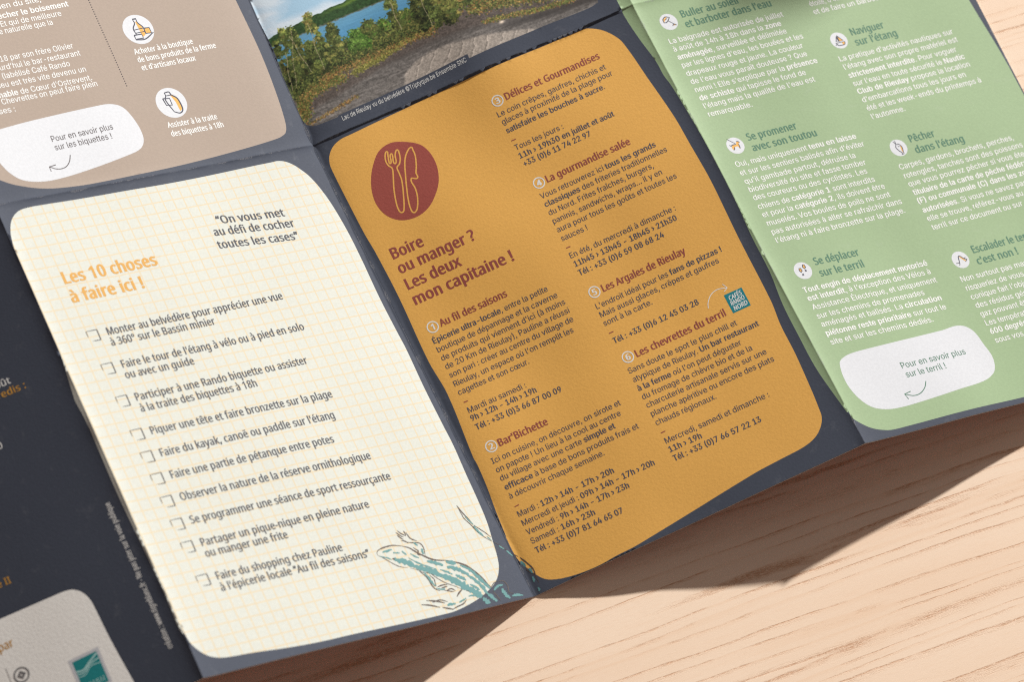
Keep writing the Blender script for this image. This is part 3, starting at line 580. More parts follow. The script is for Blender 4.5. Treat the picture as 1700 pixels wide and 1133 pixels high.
  ['t', 0.5, [[87.42, 7.86], [88.53, 6.82], [89.56, 5.61]]],
  ['b', 0.3, [[68.36, 20.44], [68.64, 20.18], [69.03, 20.16]]],
  ['b', 0.18, [[74.32, 24.33], [76.18, 23.6], [78.34, 23.03], [79.0, 21.51], [78.41, 19.1]]],
  ['b', 0.2, [[75.9, 22.21], [76.65, 21.26], [77.02, 20.79], [76.4, 19.95], [77.68, 19.27]]],
  ['t', 0.4, [[76.78, 23.58], [77.25, 22.88], [77.62, 22.41]]],
  ['t', 0.5, [[78.28, 21.28], [78.21, 20.32], [78.04, 19.58]]],
  ['b', 0.2, [[73.59, 28.04], [74.31, 26.97], [75.52, 25.94]]],
  ['b', 0.2, [[72.93, 27.65], [73.76, 26.49], [74.62, 25.69]]],
  ['b', 0.2, [[72.92, 26.69], [73.67, 25.67], [74.28, 25.02]]],
  ['b', 0.2, [[75.38, 27.55], [75.58, 26.69], [75.59, 26.08]]],
  ['b', 0.2, [[73.44, 24.91], [74.36, 24.55], [75.19, 23.69]]],
  ['b', 0.2, [[75.99, 26.89], [76.16, 25.65], [76.53, 24.81], [78.02, 23.71]]],
  ['b', 0.22, [[74.51, 14.94], [75.54, 13.34], [76.02, 11.87], [76.13, 10.48], [76.61, 9.01], [77.8, 8.15]]],
  ['b', 0.16, [[76.89, 13.22], [77.64, 11.88], [77.48, 10.75], [77.32, 9.62]]],
  ['t', 0.5, [[75.61, 14.29], [76.27, 12.78], [76.58, 10.96], [77.14, 9.67]]],
  ['t', 0.3, [[77.06, 9.1], [78.7, 8.33], [79.6, 8.51]]],
  ['b', 0.2, [[77.6, 9.37], [79.31, 9.55], [80.85, 9.38]]],
  ['b', 0.2, [[78.51, 8.76], [79.78, 8.86], [80.59, 8.86]]],
  ['b', 0.2, [[79.62, 7.73], [81.33, 7.91], [82.34, 7.1]]],
  ['b', 0.16, [[78.98, 8.07], [80.62, 7.3], [81.86, 6.94]]],
  ['b', 0.25, [[72.44, 6.31], [75.24, 5.46], [77.51, 4.35]]],
  ['b', 0.25, [[70.44, 5.51], [73.2, 4.59], [75.46, 3.48]]],
  ['b', 0.2, [[73.99, 5.37], [76.5, 5.55], [78.41, 4.53]]],
  ['b', 0.25, [[76.18, 3.31], [77.82, 2.54], [79.18, 2.02]]],
  ['b', 0.2, [[84.39, 3.9], [82.87, 2.9], [80.17, 2.37], [78.73, 1.94]]],
  ['t', 0.5, [[77.89, 3.49], [79.15, 3.58], [80.51, 3.45]]],
  ['t', 0.3, [[81.77, 3.54], [83.4, 3.94], [84.39, 4.29]]],
  ['t', 0.3, [[85.38, 4.64], [86.56, 4.56], [87.57, 4.13]]],
  ['b', 0.2, [[94.93, 31.15], [95.38, 29.22], [96.2, 27.05], [97.08, 24.71]]],
  ['b', 0.14, [[94.9, 31.1], [95.11, 28.06], [95.27, 26.8], [96.3, 24.74], [97.26, 22.24], [98.71, 20.08], [100.16, 18.53]]],
  ['b', 0.14, [[97.09, 24.41], [98.47, 22.72], [99.63, 21.24], [100.58, 19.66]]],
  ['t', 0.25, [[95.76, 27.45], [96.5, 25.76], [97.01, 24.58]]],
  ['t', 0.45, [[96.95, 24.13], [97.61, 22.31], [98.49, 20.59]]],
  ['t', 0.2, [[99.43, 20.22], [99.86, 19.51], [100.3, 18.81]]],
  ['b', 0.1, [[100.38, 18.33], [102.12, 16.72], [103.86, 14.5]]],
  ['t', 0.3, [[101.69, 16.82], [102.27, 16.08], [102.78, 15.51]]],
  ['t', 0.3, [[103.28, 14.93], [103.72, 14.23], [104.16, 13.82]]],
  ['t', 0.3, [[103.19, 14.82], [103.94, 13.86], [104.43, 12.96]]],
  ['t', 1.0, [[89.32, 3.14], [89.97, 2.01], [90.77, 1.17]]],
  ['t', 0.8, [[91.41, 4.01], [92.16, 2.67], [93.0, 1.11]]],
  ['t', 0.5, [[93.69, 4.46], [94.6, 5.03], [95.61, 5.38], [97.08, 5.43]]],
  ['t', 0.8, [[96.35, 4.43], [96.37, 3.25], [96.75, 1.99], [97.31, 1.08]]],
  ['t', 0.5, [[98.23, 1.65], [99.88, 1.65], [101.64, 1.05]]],
  ['d', 0.15, [[93.22, 5.54], [94.77, 6.55], [95.68, 6.73]]],
  ['d', 0.12, [[95.68, 6.73], [97.81, 6.43], [98.38, 4.74], [97.84, 2.91], [98.96, 2.26]]],
  ['d', 0.12, [[93.23, 4.37], [93.8, 2.68], [94.19, 1.03]]]],
 'L2': [
  ['b', 0.22, [[-0.19, 13.51], [1.02, 11.96], [2.22, 9.63], [3.03, 7.29], [2.88, 5.4], [2.74, 3.11]]],
  ['b', 0.14, [[-0.26, 12.56], [0.64, 9.58], [1.52, 7.4], [2.64, 5.71]]],
  ['t', 0.6, [[0.87, 10.85], [1.19, 9.92], [1.43, 8.82]]],
  ['t', 0.5, [[2.0, 7.97], [2.32, 7.03], [2.32, 6.25]]],
  ['t', 0.4, [[1.93, 5.45], [1.86, 4.5], [1.64, 3.82]]],
  ['t', 0.4, [[1.95, 1.91], [2.04, 1.28], [1.74, 0.83]]]],
 'VT': [101.12, 11.36, 100.9, 55.87]}
SH = LAY['S']

def smooth_loop(pts, n=6):
    out = []; m = len(pts)
    for i in range(m):
        p0, p1, p2, p3 = (Vector(pts[(i + k) % m]) for k in (-1, 0, 1, 2))
        # centripetal-like damping for uneven spacing
        d = (p2 - p1).length
        t1 = (p2 - p0); t2 = (p3 - p1)
        t1 = t1.normalized() * d if t1.length > 1e-6 else t1
        t2 = t2.normalized() * d if t2.length > 1e-6 else t2
        for k in range(n):
            t = k / n
            h1 = 2 * t ** 3 - 3 * t * t + 1; h2 = -2 * t ** 3 + 3 * t * t; h3 = t ** 3 - 2 * t * t + t; h4 = t ** 3 - t * t
            q = p1 * h1 + p2 * h2 + t1 * h3 + t2 * h4
            out.append((q.x, q.y))
    return out

def smooth_line(pts, n=6):
    if len(pts) < 3:
        return [tuple(p) for p in pts]
    ext = [Vector(pts[0]) * 2 - Vector(pts[1])] + [Vector(p) for p in pts] + [Vector(pts[-1]) * 2 - Vector(pts[-2])]
    out = []
    for i in range(1, len(ext) - 2):
        p0, p1, p2, p3 = ext[i - 1:i + 3]
        for k in range(n):
            t = k / n
            q = 0.5 * ((2 * p1) + (p2 - p0) * t + (2 * p0 - 5 * p1 + 4 * p2 - p3) * t * t + (3 * p1 - p0 - 3 * p2 + p3) * t ** 3)
            out.append((q.x, q.y))
    out.append(tuple(pts[-1]))
    return out

def clip(poly, x0, y0, x1, y1):
    for ax, lim, sg in ((0, x0, 1), (0, x1, -1), (1, y0, 1), (1, y1, -1)):
        res = []
        for i in range(len(poly)):
            a, b = poly[i - 1], poly[i]
            ia, ib = sg * (a[ax] - lim) >= 0, sg * (b[ax] - lim) >= 0
            if ia != ib:
                t = (lim - a[ax]) / (b[ax] - a[ax])
                q = [a[0] + (b[0] - a[0]) * t, a[1] + (b[1] - a[1]) * t]; q[ax] = lim
                res.append(tuple(q))
            if ib:
                res.append(b)
        poly = res
        if not poly:
            return []
    out = []
    for q in poly:
        if not out or math.dist(q, out[-1]) > 0.02:
            out.append(q)
    if len(out) > 2 and math.dist(out[0], out[-1]) < 0.02:
        out.pop()
    if sum(a[0] * b[1] - b[0] * a[1] for a, b in zip(out, out[1:] + out[:1])) < 0:
        out.reverse()
    return out

def stations(L):
    near = [0, 0.12, 0.24, 0.37, 0.55, 0.8, 1.2, 1.8, 2.6, 3.6, 5.0, 7.0]
    mid = np.linspace(9.5, L - 9.5, int((L - 19) / 1.7) + 1)
    return near + [float(x) for x in mid] + [L - x for x in reversed(near)]

def panel(name, c, r, regions, parent, label):
    """regions: list of (outline, material); the rest is navy"""
    us, vs_ = stations(W), stations(H)
    verts = [Vector((u, v)) for v in vs_ for u in us]
    nu = len(us)
    edges = []; faces = []
    rect = [j for j in range(nu)] + [nu * (k + 1) - 1 for k in range(1, len(vs_))] \
        + [nu * (len(vs_) - 1) + j for j in range(nu - 2, -1, -1)] + [nu * k for k in range(len(vs_) - 2, 0, -1)]
    mats = [NAVY]
    for outline, mat in regions:
        poly = clip(outline, 0, 0, W, H)
        if len(poly) < 3:
            continue
        fine_poly = []
        for i, a in enumerate(poly):           # short segments, so that printed outlines follow the paper
            b = poly[(i + 1) % len(poly)]
            fine_poly.append(a)
            on_edge = any(abs(a[k] - lim) < 1e-6 and abs(b[k] - lim) < 1e-6 for k, lim in ((0, 0), (0, W), (1, 0), (1, H)))
            m = 1 if on_edge else int(math.dist(a, b) / 1.6)
            for j in range(1, m):
                fine_poly.append((a[0] + (b[0] - a[0]) * j / m, a[1] + (b[1] - a[1]) * j / m))
        poly = fine_poly
        base = len(verts)
        verts += [Vector(q) for q in poly]
        faces.append(list(range(base, base + len(poly))))
        mats.append(mat)
    vo, eo, fo, ov, oe, of = delaunay_2d_cdt(verts, edges, faces, 0, 1e-5)
    n = len(vo)
    co = [S(c, r, q.x, q.y) for q in vo]
    uvs = [(q.x, q.y) for q in vo]
    F = [tuple(f) for f in fo]
    fm = [(max(k) + 1 if k else 0) for k in of]
    # underside and cut edges: paper 0.28 mm thick
    bot = [len(co) + i for i in range(n)]
    co += [q - Vector((0, 0, 0.00032)) for q in co[:n]]
    uvs += uvs[:n]
    top_f = len(F)
    for f in list(F):
        F.append(tuple(bot[i] for i in reversed(f))); fm.append(len(mats))
    # map border
    cnt = {}
    for f in F[:top_f]:
        for a, b in zip(f, f[1:] + f[:1]):
            cnt[(a, b)] = cnt.get((a, b), 0) + 1
    side0 = len(F)
    for (a, b) in list(cnt):
        if (b, a) not in cnt:
            F.append((b, a, bot[a], bot[b])); fm.append(len(mats) + 1)
    mats += [BACK, EDGE]
    o = obj(name, co, F, mats, parent, fm, False, uvs)
    me = o.data
    sm = [i < side0 for i in range(len(F))]
    me.polygons.foreach_set('use_smooth', sm)
    o['label'] = label
    return o

def print_mesh(name, c, r, pieces, parent, off=0.028, label=None):
    """pieces: list of (verts2d, faces, material index) already tessellated; mats given in pieces' third item"""
    co, F, fm, mats, uvs = [], [], [], [], []
    for v2, fs, mat, *lift in pieces:
        if mat not in mats:
            mats.append(mat)
        k = mats.index(mat); b = len(co)
        lf = off + (lift[0] if lift else 0.0)
        co += [S(c, r, q[0], q[1], lf) for q in v2]; uvs += [(q[0], q[1]) for q in v2]
        for f in fs:
            F.append(tuple(b + i for i in f)); fm.append(k)
    o = obj(name, co, F, mats, parent, fm, True, uvs)
    if label:
        o['label'] = label
    return o

def fill(outline, step=1.7):
    xs = [q[0] for q in outline]; ys = [q[1] for q in outline]
    if sum(a[0] * b[1] - b[0] * a[1] for a, b in zip(outline, list(outline[1:]) + list(outline[:1]))) < 0:
        outline = list(reversed(outline))
    dense = []
    for i, a in enumerate(outline):
        b = outline[(i + 1) % len(outline)]; m = max(1, int(math.dist(a, b) / 1.5))
        dense += [(a[0] + (b[0] - a[0]) * j / m, a[1] + (b[1] - a[1]) * j / m) for j in range(m)]
    outline = dense
    verts = [Vector(q) for q in outline]; face = list(range(len(outline)))
    x = min(xs) + step * 0.5
    while x < max(xs):
        y = min(ys) + step * 0.5
        while y < max(ys):
            verts.append(Vector((x, y))); y += step
        x += step
    vo, eo, fo, ov, oe, of = delaunay_2d_cdt(verts, [], [face], 1, 1e-5)
    vo2 = [(q.x, q.y) for q in vo]
    fs = []
    for f in fo:
        a = sum(vo2[f[i]][0] * vo2[f[(i + 1) % len(f)]][1] - vo2[f[(i + 1) % len(f)]][0] * vo2[f[i]][1] for i in range(len(f)))
        fs.append(tuple(f) if a > 0 else tuple(reversed(f)))
    return vo2, fs

def ribbon(pts, w, taper=(0.25, 0.25), closed=False, ragged=0.0):
    """a drawn stroke of width w that thins towards its ends"""
    P = [Vector(p) for p in pts]
    n = len(P); L = [0.0]
    for i in range(1, n):
        L.append(L[-1] + (P[i] - P[i - 1]).length)
    tot = max(L[-1], 1e-6); v2 = []; fs = []
    for i in range(n):
        if closed:
            d = P[(i + 1) % n] - P[i - 1]
        else:
            d = P[min(i + 1, n - 1)] - P[max(i - 1, 0)]
        d = d.normalized() if d.length > 1e-9 else Vector((1, 0))
        nn = Vector((-d.y, d.x)); t = L[i] / tot; k = 1.0
        if not closed:
            if t < 0.3: k = taper[0] + (1 - taper[0]) * t / 0.3
            if t > 0.7: k = min(k, taper[1] + (1 - taper[1]) * (1 - t) / 0.3)
        ka = k * (1 + random.uniform(-ragged, ragged)); kb = k * (1 + random.uniform(-ragged, ragged))
        a = P[i] + nn * w * 0.5 * ka; b = P[i] - nn * w * 0.5 * kb
        v2 += [(a.x, a.y), (b.x, b.y)]
    m = n if closed else n - 1
    for i in range(m):
        j = (i + 1) % n
        fs.append((2 * i, 2 * i + 1, 2 * j + 1, 2 * j))
    return v2, fs

def circle(cx, cy, r, n=40):
    return [(cx + r * math.cos(2 * math.pi * i / n), cy + r * math.sin(2 * math.pi * i / n)) for i in range(n)]

# ------------------------------------------------------------------ lettering
# letter outlines, thousandths of an em: character -> [advance, contours as flat x, y lists]
GLYPHS = {
 'B': {'!': [196,[[67,160,63,509,132,509,128,160],[98,-4,81,-1,66,9,56,24,52,41,56,58,66,73,81,83,98,86,116,83,130,73,140,58,143,41,140,24,130,9,116,-1]]],
  "'": [206,[[78,318,70,509,136,509,128,318]]],
  '(': [273,[[89,207,101,324,132,441,177,539,236,539,191,428,161,313,151,207,160,115,188,16,236,-96,177,-96,139,-21,111,55,95,131]]],
  ')': [273,[[37,-96,86,18,113,116,122,207,112,313,82,428,37,539,97,539,142,441,173,323,184,207,178,130,161,53,134,-22,97,-96]]],
  '+': [453,[[198,34,198,364,255,364,255,34],[61,172,61,226,391,226,391,172]]],
  ',': [188,[[38,-119,68,71,137,71,84,-119]]],
  '-': [453,[[337,244,337,188,114,188,114,244]]],
  '.': [188,[[95,-4,78,-1,63,9,53,24,50,41,53,59,63,73,78,83,95,87,113,83,128,73,138,59,141,41,138,24,128,9,113,-1]]],
  '0': [453,[[227,-7,174,1,130,24,95,62,69,113,53,178,48,254,53,330,69,395,95,447,130,484,174,508,227,516,279,508,323,484,358,447,384,395,400,330,405,254,400,178,384,113,359,62,323,24,279,1],[227,50,261,56,290,74,313,103,330,144,340,194,344,254,340,314,330,365,313,405,290,435,261,453,227,460,192,453,163,435,140,405,123,365,113,314,109,254,113,194,123,144,140,103,163,74,192,56]]],
  '1': [453,[[76,0,76,55,391,55,391,0],[276,509,276,0,212,0,212,448,209,448,86,358,86,427,198,509]]],
  '2': [453,[[64,0,64,47,282,282,311,327,320,371,317,397,308,419,293,436,273,449,224,460,196,457,172,447,153,433,139,413,130,390,127,362,66,362,71,405,86,442,111,473,143,496,182,511,225,516,268,511,306,497,337,474,361,445,376,411,381,372,371,318,336,259,267,180,153,60,153,57,389,57,389,0]]],
  '3': [453,[[218,-7,173,-3,133,10,98,30,70,57,52,91,44,132,109,132,115,107,126,87,144,71,165,59,219,50,275,61,297,74,315,93,325,116,329,145,326,172,316,196,299,217,275,234,242,244,201,248,157,248,157,299,288,448,288,452,70,452,70,509,372,509,372,461,211,278,211,289,264,288,308,276,344,253,371,222,387,186,393,145,387,103,370,66,344,36,309,12,266,-2]]],
  '4': [453,[[40,105,40,158,247,509,311,509,109,166,109,163,413,163,413,105],[282,0,282,318,343,318,343,0]]],
  '5': [453,[[221,-7,178,-2,140,11,108,32,83,60,66,93,60,130,122,130,127,108,138,89,173,60,221,50,250,53,276,64,298,82,314,104,324,131,328,162,324,193,314,221,297,244,275,262,248,273,218,277,167,268,128,246,67,253,96,509,366,509,366,452,151,452,134,301,178,325,229,334,263,330,294,321,321,306,345,285,364,260,379,231,388,199,391,163,385,117,369,76,343,41,309,15,268,-1]]],
  '6': [453,[[226,-7,182,-1,142,15,109,40,84,74,69,115,64,162,68,199,80,239,137,340,252,509,322,509,151,261,145,261,165,288,196,307,235,314,278,309,316,295,346,271,370,240,384,201,389,157,384,112,368,73,343,39,310,14,271,-2],[226,48,254,52,279,63,299,79,314,101,324,128,327,157,324,187,314,213,299,235,279,251,254,262,226,265,198,262,174,252,153,235,138,214,128,188,125,158,128,128,138,102,153,79,174,63,198,52]]],
  '7': [453,[[97,0,323,448,323,452,62,452,62,509,391,509,391,449,165,0]]],
  '8': [453,[[226,-7,178,-2,136,11,101,33,74,62,57,96,52,135,55,166,65,195,81,220,101,241,125,256,153,265,153,267,119,282,93,308,76,342,70,380,75,417,90,450,114,477,146,498,184,511,226,516,269,511,306,498,337,477,361,450,377,417,382,380,376,342,359,308,333,282,300,267,300,265,327,256,351,241,372,220,387,195,397,166,401,135,395,96,378,62,352,33,317,11,275,-2],[226,49,258,52,285,60,307,74,323,91,333,113,337,139,333,165,322,189,305,208,283,223,256,232,226,235,196,232,169,223,147,208,130,189,119,165,115,139,119,113,129,91,145,74,167,60,195,52],[226,290,274,300,293,313,307,330,316,351,319,376,316,399,308,420,294,437,275,449,226,460,177,449,159,437,145,420,136,399,133,376,136,351,145,330,159,313,178,300]]],
  '9': [453,[[226,516,271,510,310,494,343,468,368,434,384,393,389,347,385,309,373,270,315,168,200,0,130,0,301,248,307,248,287,221,257,202,218,195,175,199,137,214,106,237,83,269,68,307,64,352,69,397,85,436,110,469,143,494,182,510],[226,460,199,457,174,446,154,429,138,407,129,381,125,352,129,322,138,295,154,274,174,257,199,247,226,243,254,247,279,257,299,273,314,295,324,321,327,350,324,381,314,407,299,429,279,446,254,457]]],
  ':': [188,[[95,-4,78,-1,63,9,53,24,50,41,53,59,63,73,78,83,95,87,113,83,128,73,138,59,141,41,138,24,128,9,113,-1],[95,271,78,274,63,284,53,299,50,316,53,334,63,349,78,359,95,362,113,359,128,349,138,334,141,316,138,299,128,284,113,274]]],
  '?': [358,[[132,152,141,230,153,252,168,269,209,298,247,334,258,357,262,384,259,406,250,425,220,452,178,462,137,453,106,425,96,404,92,378,27,378,33,418,49,452,73,479,103,499,138,511,178,516,219,511,255,498,284,478,306,451,319,418,324,382,319,344,306,311,284,284,219,235,200,205,194,152],[164,-4,146,-1,131,9,121,24,118,41,121,58,131,73,146,83,164,86,181,83,196,73,206,58,209,41,206,24,196,9,181,-1]]],
  'A': [480,[[16,0,201,509,276,509,463,0,395,0,287,302,232,478,245,478,191,302,85,0],[110,142,110,199,370,199,370,142]]],
  'C': [510,[[267,-7,205,1,150,25,104,63,70,115,48,179,40,254,48,329,70,393,104,445,150,484,205,508,267,516,340,504,373,490,402,471,427,447,448,418,463,385,473,348,408,348,389,395,357,428,315,449,267,456,223,450,184,432,150,403,125,364,109,314,103,254,109,194,125,145,151,105,184,76,223,59,267,53,315,60,357,81,389,114,408,160,473,160,463,124,448,91,428,62,402,38,373,19,341,5,305,-4]]],
  'E': [419,[[60,0,60,509,372,509,372,452,125,452,125,286,355,286,355,229,125,229,125,57,375,57,375,0]]],
  'F': [410,[[60,0,60,509,369,509,369,452,125,452,125,278,346,278,346,221,125,221,125,0]]],
  'I': [300,[[31,0,31,57,118,57,118,452,31,452,31,509,269,509,269,452,183,452,183,57,269,57,269,0]]],
  'K': [467,[[104,145,104,216,174,303,364,509,448,509,231,276,228,276],[60,0,60,509,125,509,125,0],[372,0,188,259,228,309,449,0]]],
  'L': [393,[[60,0,60,509,125,509,125,57,361,57,361,0]]],
  'M': [628,[[60,0,60,509,152,509,322,49,307,49,476,509,568,509,568,0,504,0,507,457,513,457,342,0,286,0,112,457,119,457,122,0]]],
  'N': [523,[[60,0,60,509,136,509,388,107,414,55,405,54,399,509,463,509,463,0,387,0,108,452,119,454,125,0]]],
  'O': [533,[[267,-7,205,1,150,25,105,63,70,115,48,179,40,254,48,329,70,393,105,445,150,484,205,508,267,516,329,508,384,484,429,445,464,393,486,329,493,254,486,179,464,115,429,63,384,25,329,1],[267,53,310,59,349,76,383,105,408,144,425,194,430,254,425,314,408,365,383,404,349,433,310,450,267,456,223,450,184,433,151,404,125,364,109,314,103,254,109,194,125,144,151,105,184,76,223,59]]],
  'P': [445,[[60,0,60,509,235,509,289,503,332,487,366,462,390,430,404,391,409,348,404,304,390,265,366,233,332,207,289,191,235,186,109,186,109,242,233,242,269,246,297,256,318,272,333,294,342,319,344,348,342,376,333,402,318,423,297,439,268,449,232,452,125,452,125,0]]],
  'Q': [533,[[245,159,313,159,468,-48,401,-48],[267,-7,205,1,150,25,105,63,70,115,48,179,40,254,48,329,70,393,105,445,150,484,205,508,267,516,329,508,384,484,429,445,464,393,486,329,493,254,486,179,464,115,429,63,384,25,329,1],[267,53,310,59,349,76,383,105,408,144,425,194,430,254,425,314,408,365,383,404,349,433,310,450,267,456,223,450,184,433,151,404,125,364,109,314,103,254,109,194,125,144,151,105,184,76,223,59]]],
  'R': [449,[[60,0,60,509,236,509,290,504,333,489,367,465,390,433,405,395,409,352,405,309,390,271,367,240,333,217,289,203,236,198,96,198,96,255,234,255,269,258,298,267,319,281,334,300,342,324,345,352,342,380,334,405,319,425,298,440,269,449,233,452,125,452,125,0],[353,0,230,229,303,229,428,0]]],
  'S': [447,[[224,-9,172,-4,128,9,91,31,64,60,46,96,38,137,104,137,110,110,123,88,142,71,166,59,224,49,257,52,286,60,311,74,329,92,341,114,346,139,342,161,332,179,296,205,245,222,184,239,128,260,86,289,60,326,52,372,58,413,75,448,102,476,138,498,180,511,227,516,275,511,316,498,351,476,377,449,394,415,401,378,337,378,326,412,302,437,267,453,225,459,194,456,167,448,145,435,129,418,118,398,115,376,119,352,131,334,169,308,212,293,312,264,359,238,395,198,405,171,408,139,403,99,386,64,360,34,323,11,278,-4]]],
  'T': [449,[[32,452,32,509,417,509,417,452,257,452,257,0,193,0,193,452]]],
  'U': [517,[[259,-8,203,-2,154,15,114,43,85,80,66,124,60,173,60,509,124,509,124,178,128,144,141,113,160,87,187,68,220,56,259,52,298,56,331,68,357,87,377,113,389,144,393,178,393,509,457,509,457,173,451,124,433,80,403,43,363,15,315,-2]]],
  'V': [480,[[204,0,16,509,84,509,192,206,248,31,235,31,267,138,395,509,463,509,278,0]]],
  'a': [389,[[160,-9,126,-5,94,5,68,22,48,45,35,73,30,108,34,138,43,161,58,179,78,193,125,211,178,220,234,227,265,235,273,243,267,297,240,322,196,331,149,322,118,301,100,274,41,291,57,322,79,346,104,364,133,375,194,384,239,379,286,360,306,343,322,320,333,290,337,251,337,0,277,0,277,52,272,52,252,25,215,1],[170,45,202,49,228,59,248,74,263,93,272,115,276,138,276,190,259,182,175,168,134,159,103,139,95,124,92,105,102,72,130,52]]],
  'b': [424,[[229,-8,198,-5,172,4,138,31,118,59,112,59,112,0,53,0,53,509,114,509,114,319,118,319,137,346,171,373,197,381,229,384,274,378,313,361,345,332,370,293,385,245,390,189,385,133,370,84,346,45,313,16,274,-2],[220,47,253,51,279,66,301,88,316,117,325,151,328,189,325,227,316,261,301,290,280,311,253,325,220,330,188,325,161,312,140,291,125,263,116,229,113,189,116,150,125,115,140,86,162,65,188,51]]],
  'c': [396,[[207,-8,159,-2,117,16,82,46,56,85,40,133,34,187,40,243,56,291,82,330,117,360,159,378,207,384,260,377,305,356,340,322,362,277,303,262,290,289,270,311,242,325,207,330,173,325,145,310,124,287,108,258,99,224,96,187,99,151,108,117,124,89,145,66,173,51,207,46,243,52,271,66,292,89,304,117,363,102,341,56,306,21,261,-1]]],
  'd': [424,[[195,-8,151,-2,111,16,79,45,55,84,39,133,34,189,39,245,55,293,79,332,112,361,151,378,196,384,228,381,253,373,287,346,306,319,311,319,311,509,372,509,372,0,313,0,313,59,307,59,287,31,252,4,227,-5],[205,47,236,51,263,65,284,86,299,115,309,150,312,189,309,229,300,263,284,291,263,312,237,325,205,330,172,325,145,311,124,290,108,261,99,227,96,189,99,151,109,117,124,88,145,66,172,51]]],
  'e': [404,[[212,-8,161,-2,117,16,82,46,56,85,40,132,34,187,39,242,55,290,81,329,115,359,157,378,205,384,266,374,294,361,319,341,341,315,357,282,368,242,371,169,75,169,75,221,338,221,310,202,307,237,298,269,283,294,263,314,237,326,205,330,173,326,146,313,125,294,109,270,99,241,96,211,96,178,100,139,110,106,128,80,151,61,179,50,212,46,254,53,285,73,306,105,365,91,353,63,335,39,311,19,283,4,249,-5]]],
  'f': [254,[[228,379,228,327,6,327,6,379],[81,0,81,432,84,461,96,486,113,505,135,519,187,530,222,527,243,521,227,468,215,472,195,474,171,470,154,460,145,443,142,419,142,0]]],
  'g': [425,[[207,-151,168,-148,134,-140,82,-110,51,-69,101,-41,122,-66,154,-88,207,-97,249,-92,282,-75,304,-47,311,-6,311,68,306,68,287,41,252,16,227,8,195,5,152,10,113,27,80,53,55,90,39,136,34,191,39,246,55,293,80,332,112,361,152,378,196,384,228,382,253,373,288,346,308,319,313,319,313,379,372,379,372,-9,367,-54,350,-90,324,-117,291,-136,251,-147],[205,59,237,63,264,75,285,95,300,121,309,154,312,193,309,231,300,264,285,291,264,312,237,325,205,330,172,325,145,312,124,290,109,262,99,229,96,193,99,155,109,123,124,96,145,76,172,63]]],
  'h': [410,[[114,227,114,0,53,0,53,509,114,509,114,287,102,287,124,332,152,362,187,379,227,384,264,380,295,369,321,349,341,321,353,285,357,240,357,0,296,0,296,235,290,275,273,304,246,323,210,329,184,326,161,317,141,303,126,283,117,257]]],
  'i': [167,[[53,0,53,379,114,379,114,0],[84,443,67,446,54,455,44,468,41,483,44,499,54,512,67,521,84,524,100,521,114,512,123,499,126,483,123,468,114,455,100,446]]],
  'j': [167,[[53,379,114,379,114,-30,111,-63,102,-90,86,-113,65,-129,37,-139,-10,-143,-10,-87,2,-87,25,-83,40,-72,50,-54,53,-29],[83,443,67,446,53,455,44,468,41,483,44,499,53,512,67,521,83,524,100,521,114,512,123,499,126,483,123,468,114,455,100,446]]],
  'k': [381,[[110,137,110,212,121,212,284,379,360,379,184,199,177,199],[53,0,53,509,114,509,114,0],[294,0,148,186,191,229,372,0]]],
  'l': [189,[[139,-2,101,3,74,20,58,47,53,84,53,509,114,509,114,99,120,62,130,54,146,52,170,54,181,3,162,-1]]],
  'm': [610,[[53,0,53,379,112,379,112,295,108,295,118,323,132,346,172,376,219,386,257,380,287,361,309,331,321,295,312,295,322,321,337,343,381,375,437,386,468,383,497,372,522,354,541,328,553,296,557,255,557,0,496,0,496,254,490,289,473,313,447,326,419,330,395,328,374,320,345,290,335,247,335,0,274,0,274,260,269,288,253,311,229,326,199,330,158,320,140,307,126,289,117,266,114,238,114,0]]],
  'n': [410,[[114,227,114,0,53,0,53,379,112,379,112,287,102,287,124,332,152,362,187,379,227,384,264,380,295,369,321,349,341,321,353,285,357,240,357,0,296,0,296,235,290,275,273,304,246,323,210,329,184,326,161,317,141,303,126,283,117,257]]],
  'o': [415,[[207,-8,159,-2,117,16,82,46,56,85,40,133,34,187,40,243,56,291,82,330,117,360,159,378,207,384,256,378,299,360,333,330,359,291,376,243,381,187,376,133,359,85,333,46,299,16,256,-2],[207,46,242,51,270,66,292,89,307,117,316,151,319,187,316,224,307,258,292,287,270,310,242,325,207,330,173,325,145,310,124,287,108,258,99,224,96,187,99,151,108,117,124,89,145,66,173,51]]],
  'p': [424,[[53,-143,53,379,112,379,112,319,118,319,137,346,171,373,197,381,229,384,274,378,313,361,345,332,370,293,385,245,390,189,385,133,370,84,346,45,313,16,274,-2,229,-8,198,-5,173,4,138,31,118,59,114,59,114,-143],[220,47,253,51,279,66,301,88,316,117,325,151,328,189,325,227,316,261,301,290,280,311,253,325,220,330,188,325,161,312,140,291,125,263,116,229,113,189,116,150,125,115,140,86,162,65,188,51]]],
  'q': [424,[[372,-143,311,-143,311,59,306,59,287,31,252,4,227,-5,195,-8,151,-2,111,16,79,45,55,84,39,133,34,189,39,245,55,293,79,332,112,361,151,378,196,384,228,381,253,373,287,346,307,319,313,319,313,379,372,379],[205,47,236,51,263,65,284,86,299,115,309,150,312,189,309,229,300,263,284,291,263,312,237,325,205,330,172,325,145,311,124,290,108,261,99,227,96,189,99,151,109,117,124,88,145,66,172,51]]],
  'r': [259,[[53,0,53,379,112,379,112,321,115,321,130,347,152,367,181,380,213,385,243,384,243,322,207,326,182,323,159,315,140,301,126,284,117,262,114,237,114,0]]],
